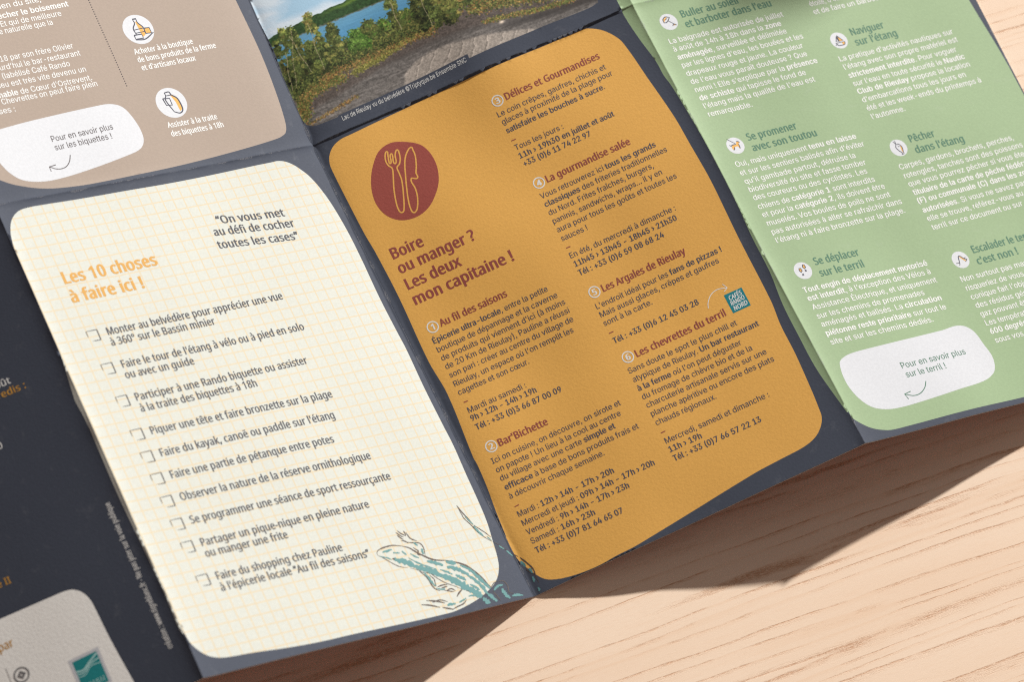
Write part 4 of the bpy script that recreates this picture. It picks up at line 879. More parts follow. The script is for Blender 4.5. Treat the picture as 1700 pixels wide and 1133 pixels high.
  's': [365,[[182,-8,145,-5,112,3,84,18,62,38,45,63,36,94,94,107,105,79,124,60,150,49,181,45,217,50,244,62,262,81,268,103,265,121,254,136,237,147,212,155,149,170,104,186,72,208,53,237,47,274,51,305,65,332,87,354,115,370,149,381,187,384,223,381,254,372,279,358,299,339,324,290,268,277,258,298,243,316,219,328,187,333,156,329,131,317,114,299,109,277,112,258,124,243,172,223,229,209,275,194,306,171,325,142,331,107,326,75,312,47,290,24,260,6,223,-5]]],
  't': [227,[[204,379,204,327,6,327,6,379],[65,471,126,471,126,98,128,76,136,61,150,53,170,50,202,54,213,2,192,-3,168,-4,125,2,92,21,72,52,65,93]]],
  'u': [410,[[182,-5,146,-1,115,11,89,31,69,59,57,95,53,139,53,379,114,379,114,144,119,105,137,75,164,56,200,50,226,53,249,62,268,77,283,97,293,122,296,153,296,379,357,379,357,0,298,0,298,92,307,92,286,47,257,17,222,0]]],
  'v': [389,[[163,0,17,379,84,379,165,155,206,21,184,21,224,155,305,379,371,379,226,0]]],
  'w': [567,[[138,0,23,379,87,379,154,137,175,41,165,41,186,135,206,214,252,379,316,379,382,136,402,41,391,41,413,135,480,379,545,379,429,0,368,0,277,338,291,338,199,0]]],
  'x': [379,[[21,0,171,218,171,171,29,379,100,379,207,206,175,206,233,306,282,379,352,379,209,169,209,214,358,0,287,0,231,85,173,182,205,182,148,85,91,0]]],
  'y': [389,[[47,-139,61,-86,104,-89,130,-74,151,-36,163,-1,17,379,84,379,165,155,206,21,184,21,202,87,224,155,305,379,371,379,204,-58,177,-107,139,-136,91,-145,65,-143]]],
  'z': [380,[[42,0,42,46,254,320,254,323,48,323,48,379,333,379,333,331,126,60,126,56,339,56,339,0]]],
  '©': [637,[[173,254,178,293,193,328,216,358,247,382,282,397,321,402,355,398,386,386,414,368,436,345,452,317,460,286,400,286,391,309,372,328,348,340,321,344,297,341,276,332,243,299,234,278,231,254,234,230,243,209,276,177,297,168,321,165,347,169,370,181,386,199,395,223,455,223,447,191,432,163,411,140,385,122,355,110,321,107,282,112,247,126,216,150,193,180,178,215],[318,-8,266,-3,216,12,172,37,133,69,101,108,76,153,61,202,56,254,61,307,76,356,101,401,133,440,172,472,216,496,266,511,318,517,371,511,420,496,465,472,504,440,536,401,560,356,575,307,580,254,575,202,560,153,536,108,504,69,465,37,420,12,371,-3],[318,51,359,55,397,67,432,86,462,111,487,141,506,176,517,214,521,254,517,295,506,333,487,368,462,398,432,423,397,442,359,454,318,457,278,454,240,442,205,423,175,398,150,368,131,333,119,295,115,254,119,214,131,176,150,141,175,111,205,86,240,67,278,55]]],
  'É': [419,[[60,0,60,509,372,509,372,452,125,452,125,286,355,286,355,229,125,229,125,57,375,57,375,0],[191,558,239,659,307,659,241,558]]],
  'à': [389,[[160,-9,126,-5,94,5,68,22,48,45,35,73,30,108,34,138,43,161,58,179,78,193,125,211,178,220,234,227,265,235,273,243,267,297,240,322,196,331,149,322,118,301,100,274,41,291,57,322,79,346,104,364,133,375,194,384,239,379,286,360,306,343,322,320,333,290,337,251,337,0,277,0,277,52,272,52,252,25,215,1],[170,45,202,49,228,59,248,74,263,93,272,115,276,138,276,190,259,182,175,168,134,159,103,139,95,124,92,105,102,72,130,52],[165,429,99,529,168,529,215,429]]],
  'è': [404,[[212,-8,161,-2,117,16,82,46,56,85,40,132,34,187,39,242,55,290,81,329,115,359,157,378,205,384,266,374,294,361,319,341,341,315,357,282,368,242,371,169,75,169,75,221,338,221,310,202,307,237,298,269,283,294,263,314,237,326,205,330,173,326,146,313,125,294,109,270,99,241,96,211,96,178,100,139,110,106,128,80,151,61,179,50,212,46,254,53,285,73,306,105,365,91,353,63,335,39,311,19,283,4,249,-5],[180,429,114,529,182,529,230,429]]],
  'é': [404,[[212,-8,161,-2,117,16,82,46,56,85,40,132,34,187,39,242,55,290,81,329,115,359,157,378,205,384,266,374,294,361,319,341,341,315,357,282,368,242,371,169,75,169,75,221,338,221,310,202,307,237,298,269,283,294,263,314,237,326,205,330,173,326,146,313,125,294,109,270,99,241,96,211,96,178,100,139,110,106,128,80,151,61,179,50,212,46,254,53,285,73,306,105,365,91,353,63,335,39,311,19,283,4,249,-5],[177,429,225,529,293,529,227,429]]],
  'ê': [404,[[212,-8,161,-2,117,16,82,46,56,85,40,132,34,187,39,242,55,290,81,329,115,359,157,378,205,384,266,374,294,361,319,341,341,315,357,282,368,242,371,169,75,169,75,221,338,221,310,202,307,237,298,269,283,294,263,314,237,326,205,330,173,326,146,313,125,294,109,270,99,241,96,211,96,178,100,139,110,106,128,80,151,61,179,50,212,46,254,53,285,73,306,105,365,91,353,63,335,39,311,19,283,4,249,-5],[155,435,95,435,95,438,175,529,233,529,313,438,313,435,252,435,204,495]]],
  'î': [167,[[53,0,53,379,114,379,114,0],[34,435,-26,435,-26,438,54,529,112,529,193,438,193,435,132,435,83,495]]],
  'ù': [410,[[182,-5,146,-1,115,11,89,31,69,59,57,95,53,139,53,379,114,379,114,144,119,105,137,75,164,56,200,50,226,53,249,62,268,77,283,97,293,122,296,153,296,379,357,379,357,0,298,0,298,92,307,92,286,47,257,17,222,0],[181,429,115,529,183,529,231,429]]],
  'û': [410,[[182,-5,146,-1,115,11,89,31,69,59,57,95,53,139,53,379,114,379,114,144,119,105,137,75,164,56,200,50,226,53,249,62,268,77,283,97,293,122,296,153,296,379,357,379,357,0,298,0,298,92,307,92,286,47,257,17,222,0],[156,435,96,435,96,438,176,529,234,529,314,438,314,435,253,435,205,495]]],
  'œ': [694,[[207,-8,159,-2,117,16,82,46,56,85,40,133,34,187,40,243,56,291,82,330,117,360,159,378,207,384,256,378,299,360,333,330,359,291,376,243,381,187,376,133,359,85,333,46,299,16,256,-2],[207,46,242,51,270,66,292,89,307,117,316,151,319,187,316,224,307,258,292,287,270,310,242,325,207,330,173,325,145,310,124,287,108,258,99,224,96,187,99,151,108,117,124,89,145,66,173,51],[502,-8,450,-2,406,16,371,46,345,85,329,132,324,187,329,242,345,290,370,329,405,359,446,378,495,384,555,374,583,361,609,341,630,315,647,282,657,242,661,194,661,169,364,169,364,221,628,221,599,202,596,237,587,269,572,294,552,314,526,326,495,330,463,326,436,313,414,294,398,270,389,241,385,211,385,178,389,139,400,106,417,80,441,61,469,50,502,46,543,53,575,73,595,105,654,91,643,63,625,39,601,19,572,4,539,-5]]],
  '›': [264,[[26,49,159,209,26,369,96,369,231,209,96,49]]],
  ' ': [188,[]]},
 'H': {'!': [216,[[131,161,85,161,65,573,151,573],[58,43,61,69,72,85,88,94,107,97,126,94,142,85,153,69,157,43,153,18,142,2,126,-8,107,-11,88,-8,72,2,61,18]]],
  "'": [180,[[128,573,112,366,68,366,52,573]]],
  ',': [215,[[154,84,136,23,111,-42,85,-103,33,-103,49,-38,63,31,73,93,148,93]]],
  '-': [258,[[32,184,32,246,226,246,226,184]]],
  '.': [215,[[58,43,61,69,72,85,88,94,107,97,126,94,142,85,153,69,157,43,153,18,142,2,126,-8,107,-11,88,-8,72,2,61,18]]],
  '0': [459,[[419,287,409,163,395,112,376,70,349,37,316,12,276,-3,229,-8,170,1,122,27,86,70,60,129,44,201,39,287,44,373,58,446,83,504,119,547,167,573,229,581,287,573,335,547,372,504,399,446,414,373],[110,287,113,215,121,156,137,111,159,78,190,59,229,52,268,59,298,78,320,110,336,156,345,215,348,287,345,359,336,417,320,463,298,495,268,515,229,521,190,515,159,495,137,463,121,417,113,359]]],
  '1': [459,[[285,0,216,0,219,499,196,477,108,405,71,452,226,573,285,573]]],
  '2': [459,[[417,0,38,0,38,59,188,210,261,287,306,353,318,387,322,424,315,466,294,496,261,514,221,520,181,517,147,506,83,466,45,513,94,548,153,572,221,581,270,576,313,562,347,540,372,510,388,472,394,428,389,385,375,344,353,305,324,267,247,185,128,67,128,64,417,64]]],
  '3': [459,[[395,439,392,403,381,372,363,347,340,326,310,311,277,302,277,298,337,283,379,255,405,214,413,163,407,116,390,74,360,40,318,14,263,-3,193,-8,110,-1,36,23,36,89,114,61,194,51,260,59,305,81,331,117,339,164,335,197,320,223,297,242,265,255,226,263,123,265,123,326,180,326,223,329,259,339,286,356,307,377,319,404,323,434,316,471,295,498,262,516,219,521,164,515,117,498,75,473,39,521,73,544,115,563,163,576,218,581,296,571,352,540,384,495]]],
  '4': [459,[[443,130,359,130,359,0,291,0,291,130,17,130,17,190,286,576,359,576,359,193,443,193],[295,500,292,500,276,468,257,438,86,193,291,193]]],
  '5': [459,[[221,351,275,346,322,331,361,307,389,274,407,232,413,183,407,128,387,81,356,43,314,15,261,-2,199,-8,116,0,51,23,51,90,121,62,200,52,239,55,274,65,302,82,323,106,336,137,341,176,332,225,306,262,262,284,197,292,146,288,99,280,64,302,86,573,373,573,373,508,146,508,132,342,169,348]]],
  '6': [459,[[44,245,51,342,75,433,95,474,121,510,155,539,196,562,246,576,306,581,344,579,377,573,377,513,344,520,308,523,257,518,216,504,183,483,158,454,139,419,127,380,115,291,119,291,150,326,194,350,255,358,302,353,342,338,375,313,400,279,416,236,421,184,415,129,399,82,372,44,336,15,291,-2,239,-8,199,-4,163,7,130,26,101,54,77,89,59,133,48,185],[238,51,284,59,320,84,343,125,351,184,344,233,324,271,289,295,241,303,205,299,175,287,150,270,131,248,119,223,115,198,123,146,146,99,185,64,210,55]]],
  '7': [459,[[109,0,344,508,35,508,35,573,419,573,419,518,187,0]]],
  '8': [459,[[229,581,276,577,318,565,352,546,378,519,395,485,400,443,396,411,385,383,346,338,291,303,355,265,381,242,401,216,414,185,419,148,413,104,395,65,367,34,330,11,284,-3,231,-8,174,-3,126,10,89,33,61,63,45,101,39,146,43,183,56,214,75,241,99,264,158,299,107,336,71,383,61,411,58,444,63,485,80,518,107,545,141,565,182,577],[108,145,116,107,138,76,176,55,229,48,281,55,319,76,342,108,350,148,346,174,335,197,293,235,217,270,157,237,121,197,111,173],[228,524,188,518,155,502,134,476,127,441,130,414,141,391,179,357,232,330,282,357,317,392,327,414,330,441,323,476,302,502,270,518]]],
  '9': [459,[[417,328,410,231,387,139,366,99,340,63,306,33,265,11,214,-3,154,-8,117,-6,82,0,82,60,115,53,152,50,204,54,245,68,278,90,303,118,322,153,334,192,346,281,341,281,310,247,266,223,204,214,158,219,118,235,85,260,61,294,45,336,40,387,46,443,63,491,90,529,127,557,171,575,223,581,262,577,299,565,332,545,361,518,384,483,402,439,413,388],[223,521,178,513,142,488,118,447,110,388,117,339,137,301,171,277,220,269,256,273,286,285,311,303,330,325,342,349,346,374,338,426,315,474,277,508,252,518]]],
  ':': [215,[[58,43,61,69,72,85,88,94,107,97,126,94,142,85,153,69,157,43,153,18,142,2,126,-8,107,-11,88,-8,72,2,61,18],[58,387,61,412,72,429,88,438,107,441,126,438,142,429,153,412,157,387,153,362,142,345,126,335,107,332,88,335,72,345,61,362]]],
  '?': [348,[[112,183,118,235,139,277,180,319,228,363,253,398,260,439,254,473,235,498,204,514,163,519,93,509,34,485,10,541,81,569,122,578,168,581,235,571,285,543,317,498,327,440,324,407,316,379,283,332,192,248,173,215,168,175,168,161,112,161],[94,43,97,69,108,85,124,94,144,97,162,94,178,85,189,69,192,43,189,18,178,2,162,-8,144,-11,124,-8,108,2,97,18]]],
  'A': [512,[[437,0,368,177,141,177,73,0,0,0,224,575,289,575,512,0],[255,500,165,241,346,241]]],
  'B': [521,[[241,573,336,565,404,541,434,515,453,478,459,431,456,399,446,371,431,347,409,328,382,313,350,304,350,300,415,279,441,261,461,236,474,203,478,163,472,115,454,74,425,42,385,19,337,5,279,0,78,0,78,573],[256,329,318,335,357,352,377,382,384,423,376,463,351,490,308,506,245,511,150,511,150,329],[150,269,150,61,265,61,330,68,371,91,394,125,401,168,398,197,388,221,370,241,344,256,307,266,260,269]]],
  'C': [507,[[323,517,280,513,241,502,206,482,178,456,155,423,139,383,129,337,125,286,131,220,147,164,175,117,213,83,262,62,322,55,394,62,460,78,460,15,393,-2,312,-8,232,1,166,28,115,72,78,131,56,203,49,287,53,349,67,406,89,456,120,499,159,534,206,559,261,575,324,581,409,572,482,547,453,486,394,508]]],
  'D': [585,[[536,292,528,203,501,131,457,74,399,33,325,8,237,0,78,0,78,573,254,573,335,565,404,540,460,501,502,446,528,377],[460,289,454,359,435,415,404,457,361,487,308,505,244,511,150,511,150,62,228,62,299,68,357,87,402,119,434,164,454,220]]],
  'E': [446,[[398,0,78,0,78,573,398,573,398,509,150,509,150,330,383,330,383,268,150,268,150,63,398,63]]],
  'F': [416,[[150,0,78,0,78,573,398,573,398,509,150,509,150,306,383,306,383,243,150,243]]],
  'G': [584,[[326,302,524,302,524,22,431,-1,323,-8,241,1,173,28,120,71,81,130,57,202,49,286,58,370,84,442,127,500,186,544,259,571,346,581,437,572,516,547,489,484,421,508,342,517,278,510,225,489,181,455,150,409,131,353,124,286,130,222,146,166,175,119,216,84,270,62,340,55,404,59,452,68,452,238,326,238]]],
  'I': [272,[[239,0,32,0,32,42,99,57,99,515,32,531,32,573,239,573,239,531,172,515,172,57,239,42]]],
  'L': [420,[[78,0,78,573,150,573,150,64,400,64,400,0]]],
  'M': [727,[[330,0,142,502,139,502,144,0,78,0,78,573,184,573,361,103,364,103,544,573,650,573,650,0,578,0,584,501,581,501,390,0]]],
  'N': [609,[[532,0,447,0,141,476,138,476,144,0,78,0,78,573,161,573,467,99,470,99,464,249,464,573,532,573]]],
  'O': [626,[[577,287,573,224,561,166,540,116,510,73,473,38,428,13,375,-3,314,-8,251,-3,196,13,151,39,114,73,85,116,65,167,53,224,49,288,56,370,78,442,114,500,166,545,232,572,314,581,393,572,459,545,510,501,547,442,570,370],[125,287,130,220,145,163,171,117,207,83,255,62,314,55,373,62,420,83,456,117,481,163,496,220,501,287,490,384,456,457,421,491,373,511,314,518,255,511,207,490,171,457,145,411,130,354]]],
  'P': [485,[[229,573,326,562,393,528,421,495,439,454,444,404,433,336,417,306,395,278,364,255,324,238,275,227,216,223,150,223,150,0,78,0,78,573],[223,511,150,511,150,285,208,285,258,288,298,296,330,311,352,334,365,363,370,401,361,449,334,484,289,504]]],
  'R': [499,[[236,573,301,568,353,555,393,532,422,500,439,460,444,410,440,368,427,334,408,306,385,285,330,257,487,0,403,0,264,237,150,237,150,0,78,0,78,573],[232,510,150,510,150,298,236,298,296,304,338,325,362,359,370,407,366,440,355,467,336,486,310,500,275,507]]],
  'S': [440,[[403,153,396,106,378,66,348,35,307,11,257,-3,198,-8,137,-5,83,4,41,19,41,88,113,65,201,55,240,57,273,66,298,79,316,98,327,120,330,147,327,173,318,194,302,213,277,230,131,294,85,330,57,375,48,435,54,477,71,513,99,542,136,563,180,576,231,581,318,572,389,549,366,487,302,508,229,517,196,515,169,507,148,494,133,478,124,457,121,434,124,407,133,386,149,367,172,351,332,279,362,255,385,228,398,194]]],
  'a': [450,[[231,437,299,428,347,403,376,358,385,293,385,0,334,0,320,61,317,61,279,22,234,-1,172,-8,136,-5,103,6,75,23,55,48,41,80,37,119,50,176,87,219,152,245,243,257,316,259,316,285,310,330,293,359,265,375,227,380,163,370,106,347,84,400,151,426],[252,208,184,200,141,182,118,155,110,119,115,87,132,66,157,53,188,49,238,56,279,79,306,117,315,172,315,210]]],
  'b': [493,[[138,410,135,373,139,373,161,398,189,419,226,432,272,437,322,431,365,412,401,381,428,338,444,283,449,215,444,147,427,91,400,48,365,17,322,-2,272,-8,226,-3,189,10,161,31,139,55,133,55,119,0,68,0,68,609,139,609],[260,379,219,374,188,361,165,339,150,308,142,268,145,144,165,93,202,61,261,51,312,61,348,93,369,145,376,216,369,287,348,338,311,368]]],
  'c': [385,[[241,-8,187,-2,139,15,99,45,69,87,50,143,44,213,51,284,71,342,102,385,142,415,191,432,245,438,309,431,358,415,337,356,292,370,244,376,204,371,172,358,148,335,131,303,120,263,117,213,120,166,131,126,148,94,172,71,202,58,240,53,302,60,351,78,351,15,304,-2]]],
  'd': [493,[[221,-8,171,-2,128,17,92,48,65,91,49,146,44,214,49,282,66,338,93,381,128,413,171,432,221,438,280,429,323,407,354,374,359,374,354,438,354,609,425,609,425,0,368,0,358,58,354,58,323,24,279,1],[232,51,290,60,328,88,348,135,349,284,329,336,291,369,231,379,181,368,146,334,124,281,117,213,124,144,146,93,181,61]]],
  'e': [452,[[234,438,286,432,329,414,364,385,390,346,406,299,411,244,411,201,117,201,127,137,154,90,197,62,254,52,327,60,392,82,392,20,327,-1,251,-8,194,-2,143,17,101,48,70,91,51,146,44,212,50,277,68,333,96,378,134,411,181,431],[233,380,188,372,154,348,130,309,119,257,338,257,335,292,326,322,312,346,292,364,266,376]]],
  'f': [276,[[266,375,158,375,158,0,87,0,87,375,12,375,12,408,87,432,87,457,92,507,104,547,124,577,152,597,186,609,227,613,274,609,310,599,292,544,262,552,228,556,197,550,175,532,162,502,158,458,158,430,266,430]]],
  'g': [493,[[221,438,261,434,297,422,329,402,355,373,359,373,369,430,425,430,425,-7,420,-63,404,-109,378,-146,341,-172,293,-187,233,-192,147,-186,78,-165,78,-100,149,-125,237,-134,286,-126,324,-101,347,-63,355,-13,358,57,354,57,329,28,299,8,263,-4,221,-8,170,-2,126,18,91,51,56,121,44,214,56,306,91,377,126,411,169,431],[230,379,197,374,169,359,147,336,130,303,120,262,117,213,124,143,146,92,182,60,232,50,288,58,309,69,326,85,349,131,356,197,353,267,343,309,326,340,302,362,270,374]]],
  'h': [496,[[135,370,140,370,174,407,221,429,273,437,321,433,360,421,391,400,413,370,426,330,431,280,431,0,361,0,361,275,355,321,338,353,308,372,265,379,222,374,189,360,166,338,150,308,142,269,139,222,139,0,68,0,68,609,139,609]]],
  'i': [207,[[139,430,139,0,68,0,68,430],[104,591,133,580,142,566,145,546,142,526,133,512,104,501,88,504,75,512,66,526,63,546,66,566,75,580,88,588]]],
  'j': [207,[[18,-192,-18,-190,-44,-183,-44,-126,-19,-132,9,-134,32,-130,51,-120,64,-100,68,-67,68,430,139,430,139,-64,136,-101,126,-133,110,-159,87,-177,56,-189],[63,546,66,566,75,580,88,588,104,591,133,580,142,566,145,546,142,526,133,512,104,501,88,504,75,512,66,526]]],
  'k': [428,[[135,221,138,221,189,285,326,430,409,430,235,246,421,0,336,0,187,200,138,158,138,0,68,0,68,609,138,609]]],
  'l': [207,[[139,0,68,0,68,609,139,609]]],
  'm': [750,[[540,438,603,429,649,401,676,352,685,280,685,0,615,0,615,277,610,321,594,353,567,372,528,379,474,369,438,342,418,298,411,237,411,0,342,0,342,277,332,333,320,353,303,367,281,376,253,379,215,374,185,360,164,338,150,308,141,269,139,223,139,0,68,0,68,430,125,430,136,371,140,371,173,409,217,431,266,438,312,433,349,420,378,398,398,366,402,366,427,398,461,420,499,433]]],
  'n': [496,[[275,438,343,429,391,401,421,352,431,280,431,0,361,0,361,275,355,321,338,353,308,372,265,379,204,368,166,338,146,289,139,223,139,0,68,0,68,430,125,430,136,371,140,371,175,409,222,431]]],
  'o': [485,[[442,216,438,165,428,121,411,82,388,51,359,25,324,7,285,-4,241,-8,200,-4,163,7,129,25,100,51,77,82,59,121,48,165,44,216,50,282,68,336,97,380,137,412,186,431,244,438,299,431,347,412,387,380,417,336,436,282],[117,216,120,169,130,128,147,95,172,71,203,56,243,51,282,56,314,71,339,95,356,128,366,169,369,216,365,263,355,303,338,335,314,359,282,374,242,379,185,368,147,335,124,284]]],
  'p': [493,[[273,438,322,432,365,413,401,383,428,339,444,284,449,216,444,148,427,93,401,49,365,17,322,-2,272,-8,213,1,170,24,139,55,134,55,139,-16,139,-192,68,-192,68,430,126,430,136,371,139,371,170,405,213,429],[260,379,221,374,190,362,167,342,152,313,142,275,142,167,150,126,165,93,188,70,220,55,261,51,297,56,326,72,348,98,364,131,373,171,376,217,369,283,348,334,311,367]]],
  'q': [493,[[358,58,354,58,332,32,303,11,266,-3,219,-8,170,-2,128,17,93,48,66,91,49,146,44,214,50,282,67,338,93,381,129,413,172,432,221,438,267,433,304,419,333,397,355,371,358,371,369,430,425,430,425,-192,354,-192],[233,51,272,55,304,67,327,87,342,116,352,153,348,285,328,337,290,369,231,379,181,368,145,334,124,281,117,213,124,145,146,93,182,61]]],
  'r': [331,[[269,438,295,437,319,433,310,368,264,374,217,363,176,334,149,289,139,229,139,0,68,0,68,430,126,430,134,351,137,351,170,395,214,426,240,435]]],
  's': [384,[[348,119,343,80,327,49,302,24,268,6,226,-4,176,-8,99,-1,42,19,42,83,104,60,178,49,224,53,256,66,274,86,280,112,271,141,239,167,103,228,76,245,57,266,45,292,41,324,52,372,85,408,137,430,202,438,275,430,339,409,315,353,258,372,197,380,159,377,131,366,114,350,108,328,119,298,154,274,289,215,314,197,333,176,344,150]]],
  't': [289,[[212,50,245,53,272,59,272,5,240,-4,200,-8,167,-5,138,4,112,20,91,44,78,79,74,125,74,375,13,375,13,409,75,437,103,528,144,528,144,430,269,430,269,375,144,375,144,127,149,93,163,69,185,54]]],
  'u': [496,[[427,430,427,0,370,0,359,57,356,57,321,20,273,-1,220,-8,173,-4,134,8,103,29,81,59,68,99,63,148,63,430,135,430,135,153,141,108,158,76,188,57,230,51,273,55,306,69,330,91,345,121,354,160,357,206,357,430]]],
  'v': [407,[[163,0,0,430,75,430,193,96,201,63,204,63,332,430,407,430,244,0]]],
  'w': [630,[[316,357,313,357,207,1,127,1,9,431,82,431,169,73,172,73,277,431,354,431,451,109,457,74,460,74,466,108,549,431,621,431,502,1,419,1]]],
  'x': [424,[[170,220,22,430,102,430,213,268,322,430,402,430,253,220,410,0,330,0,213,172,94,0,14,0]]],
  'y': [409,[[1,430,76,430,205,68,209,68,245,186,333,430,409,430,224,-59,188,-130,165,-156,138,-176,106,-188,67,-192,34,-190,9,-186,9,-130,56,-135,99,-126,130,-99,152,-59,174,-2]]],
  'z': [377,[[346,0,31,0,31,47,262,375,45,375,45,430,340,430,340,377,112,55,346,55]]],
  '°': [343,[[172,334,136,338,105,350,79,369,60,393,48,423,44,457,48,492,60,522,79,546,104,565,135,577,172,581,207,577,238,565,264,546,283,522,295,492,299,457,295,423,283,393,264,369,238,350,207,338],[172,382,206,387,229,403,242,427,247,457,242,489,228,513,205,529,172,534,138,529,115,513,101,489,96,457,101,427,115,403,138,387]]],
  'É': [446,[[398,0,78,0,78,573,398,573,398,509,150,509,150,330,383,330,383,268,150,268,150,63,398,63],[363,749,342,722,312,688,249,629,202,629,202,638,256,717,278,757,363,757]]],
  'à': [450,[[231,437,299,428,347,403,376,358,385,293,385,0,334,0,320,61,317,61,279,22,234,-1,172,-8,136,-5,103,6,75,23,55,48,41,80,37,119,50,176,87,219,152,245,243,257,316,259,316,285,310,330,293,359,265,375,227,380,163,370,106,347,84,400,151,426],[252,208,184,200,141,182,118,155,110,119,115,87,132,66,157,53,188,49,238,56,279,79,306,117,315,172,315,210],[205,614,227,575,255,532,282,496,282,486,235,486,204,513,171,546,121,606,121,614]]],
  'ç': [385,[[241,-8,187,-2,139,15,99,45,69,87,50,143,44,213,51,284,71,342,102,385,142,415,191,432,245,438,309,431,358,415,337,356,292,370,244,376,204,371,172,358,148,335,131,303,120,263,117,213,120,166,131,126,148,94,172,71,202,58,240,53,302,60,351,78,351,15,304,-2],[306,-111,299,-146,277,-171,240,-187,188,-192,165,-191,148,-188,148,-144,190,-148,234,-141,246,-130,249,-113,244,-95,228,-83,176,-69,211,0,257,0,237,-43,272,-55,297,-77]]],
  'è': [452,[[234,438,286,432,329,414,364,385,390,346,406,299,411,244,411,201,117,201,127,137,154,90,197,62,254,52,327,60,392,82,392,20,327,-1,251,-8,194,-2,143,17,101,48,70,91,51,146,44,212,50,277,68,333,96,378,134,411,181,431],[233,380,188,372,154,348,130,309,119,257,338,257,335,292,326,322,312,346,292,364,266,376],[209,614,231,575,285,496,285,486,238,486,174,546,124,606,124,614]]],
  'é': [452,[[234,438,286,432,329,414,364,385,390,346,406,299,411,244,411,201,117,201,127,137,154,90,197,62,254,52,327,60,392,82,392,20,327,-1,251,-8,194,-2,143,17,101,48,70,91,51,146,44,212,50,277,68,333,96,378,134,411,181,431],[233,380,188,372,154,348,130,309,119,257,338,257,335,292,326,322,312,346,292,364,266,376],[347,606,326,579,233,486,186,486,186,496,240,575,262,614,347,614]]],
  'ê': [452,[[234,438,286,432,329,414,364,385,390,346,406,299,411,244,411,201,117,201,127,137,154,90,197,62,254,52,327,60,392,82,392,20,327,-1,251,-8,194,-2,143,17,101,48,70,91,51,146,44,212,50,277,68,333,96,378,134,411,181,431],[233,380,188,372,154,348,130,309,119,257,338,257,335,292,326,322,312,346,292,364,266,376],[264,614,291,575,329,531,364,495,364,486,314,486,271,518,227,558,184,518,141,486,93,486,93,495,164,575,192,614]]],
  'ë': [452,[[234,438,286,432,329,414,364,385,390,346,406,299,411,244,411,201,117,201,127,137,154,90,197,62,254,52,327,60,392,82,392,20,327,-1,251,-8,194,-2,143,17,101,48,70,91,51,146,44,212,50,277,68,333,96,378,134,411,181,431],[233,380,188,372,154,348,130,309,119,257,338,257,335,292,326,322,312,346,292,364,266,376],[116,546,119,564,128,576,154,585,180,576,189,564,192,546,189,529,180,516,154,506,128,516,119,529],[267,546,270,564,278,576,304,585,330,576,339,564,342,546,339,529,330,516,304,506,278,516,270,529]]],
  'û': [496,[[427,430,427,0,370,0,359,57,356,57,321,20,273,-1,220,-8,173,-4,134,8,103,29,81,59,68,99,63,148,63,430,135,430,135,153,141,108,158,76,188,57,230,51,273,55,306,69,330,91,345,121,354,160,357,206,357,430],[283,614,311,575,348,531,383,495,383,486,334,486,290,518,246,558,203,518,160,486,112,486,112,495,183,575,211,614]]],
  '“': [288,[[278,573,238,376,162,376,156,385,175,445,200,511,226,573],[130,573,100,438,90,376,14,376,10,385,28,445,53,511,79,573]]],
  '”': [288,[[278,564,260,503,235,437,209,376,156,376,172,441,197,573,273,573],[130,564,111,503,87,437,61,376,10,376,49,573,124,573]]],
  ' ': [209,[]]}}
CAP = {'B': 0.509, 'H': 0.573}

def thicken(cont, off):
    """move an outline outwards by off along its corner normals"""
    n = len(cont); out = []
    for i in range(n):
        a, b, c = Vector(cont[i - 1]), Vector(cont[i]), Vector(cont[(i + 1) % n])
        e1, e2 = (b - a).normalized(), (c - b).normalized()
        n1, n2 = Vector((e1.y, -e1.x)), Vector((e2.y, -e2.x))
        m = n1 + n2
        if m.length < 0.3:
            m = n1
        m = m.normalized()
        d = m * (off / max(0.55, m.dot(n1)))
        out.append((b.x + d.x, b.y + d.y * 0.32))
    return out

def inside(p, conts):
    w = 0
    for ct in conts:
        x0, y0 = ct[-1]
        for x1, y1 in ct:
            if (y0 <= p[1]) != (y1 <= p[1]):
                t = (x1 - x0) * (p[1] - y0) - (p[0] - x0) * (y1 - y0)
                if y1 > y0 and t > 0: w += 1
                if y1 < y0 and t < 0: w -= 1
            x0, y0 = x1, y1
    return w != 0

_GL = {}
def glyph(font, ch, off):
    k = (font, ch, off)
    if k not in _GL:
        adv, flat = GLYPHS[font][ch]
        conts = [[(c[i] * 0.001, c[i + 1] * 0.001) for i in range(0, len(c), 2)] for c in flat]
        v, f = [], []
        if conts:
            area = [sum(a[0] * b[1] - b[0] * a[1] for a, b in zip(c, c[1:] + c[:1])) for c in conts]
            sg = 1.0 if max(area, key=abs) > 0 else -1.0
            if off:
                conts = [thicken(c, off * sg) for c in conts]
            verts = [Vector(q) for c in conts for q in c]
            edges = []; b = 0
            for c in conts:
                edges += [(b + i, b + (i + 1) % len(c)) for i in range(len(c))]; b += len(c)
            vo, eo, fo, ov, oe, of = delaunay_2d_cdt(verts, edges, [], 0, 1e-6)
            v = [(q.x, q.y) for q in vo]
            for t in fo:
                cx = sum(v[i][0] for i in t) / len(t); cy = sum(v[i][1] for i in t) / len(t)
                if inside((cx, cy), conts):
                    ar = sum(v[t[i]][0] * v[t[(i + 1) % len(t)]][1] - v[t[(i + 1) % len(t)]][0] * v[t[i]][1] for i in range(len(t)))
                    f.append(tuple(t) if ar > 0 else tuple(reversed(t)))
        _GL[k] = (v, f, adv * 0.001)
    return _GL[k]

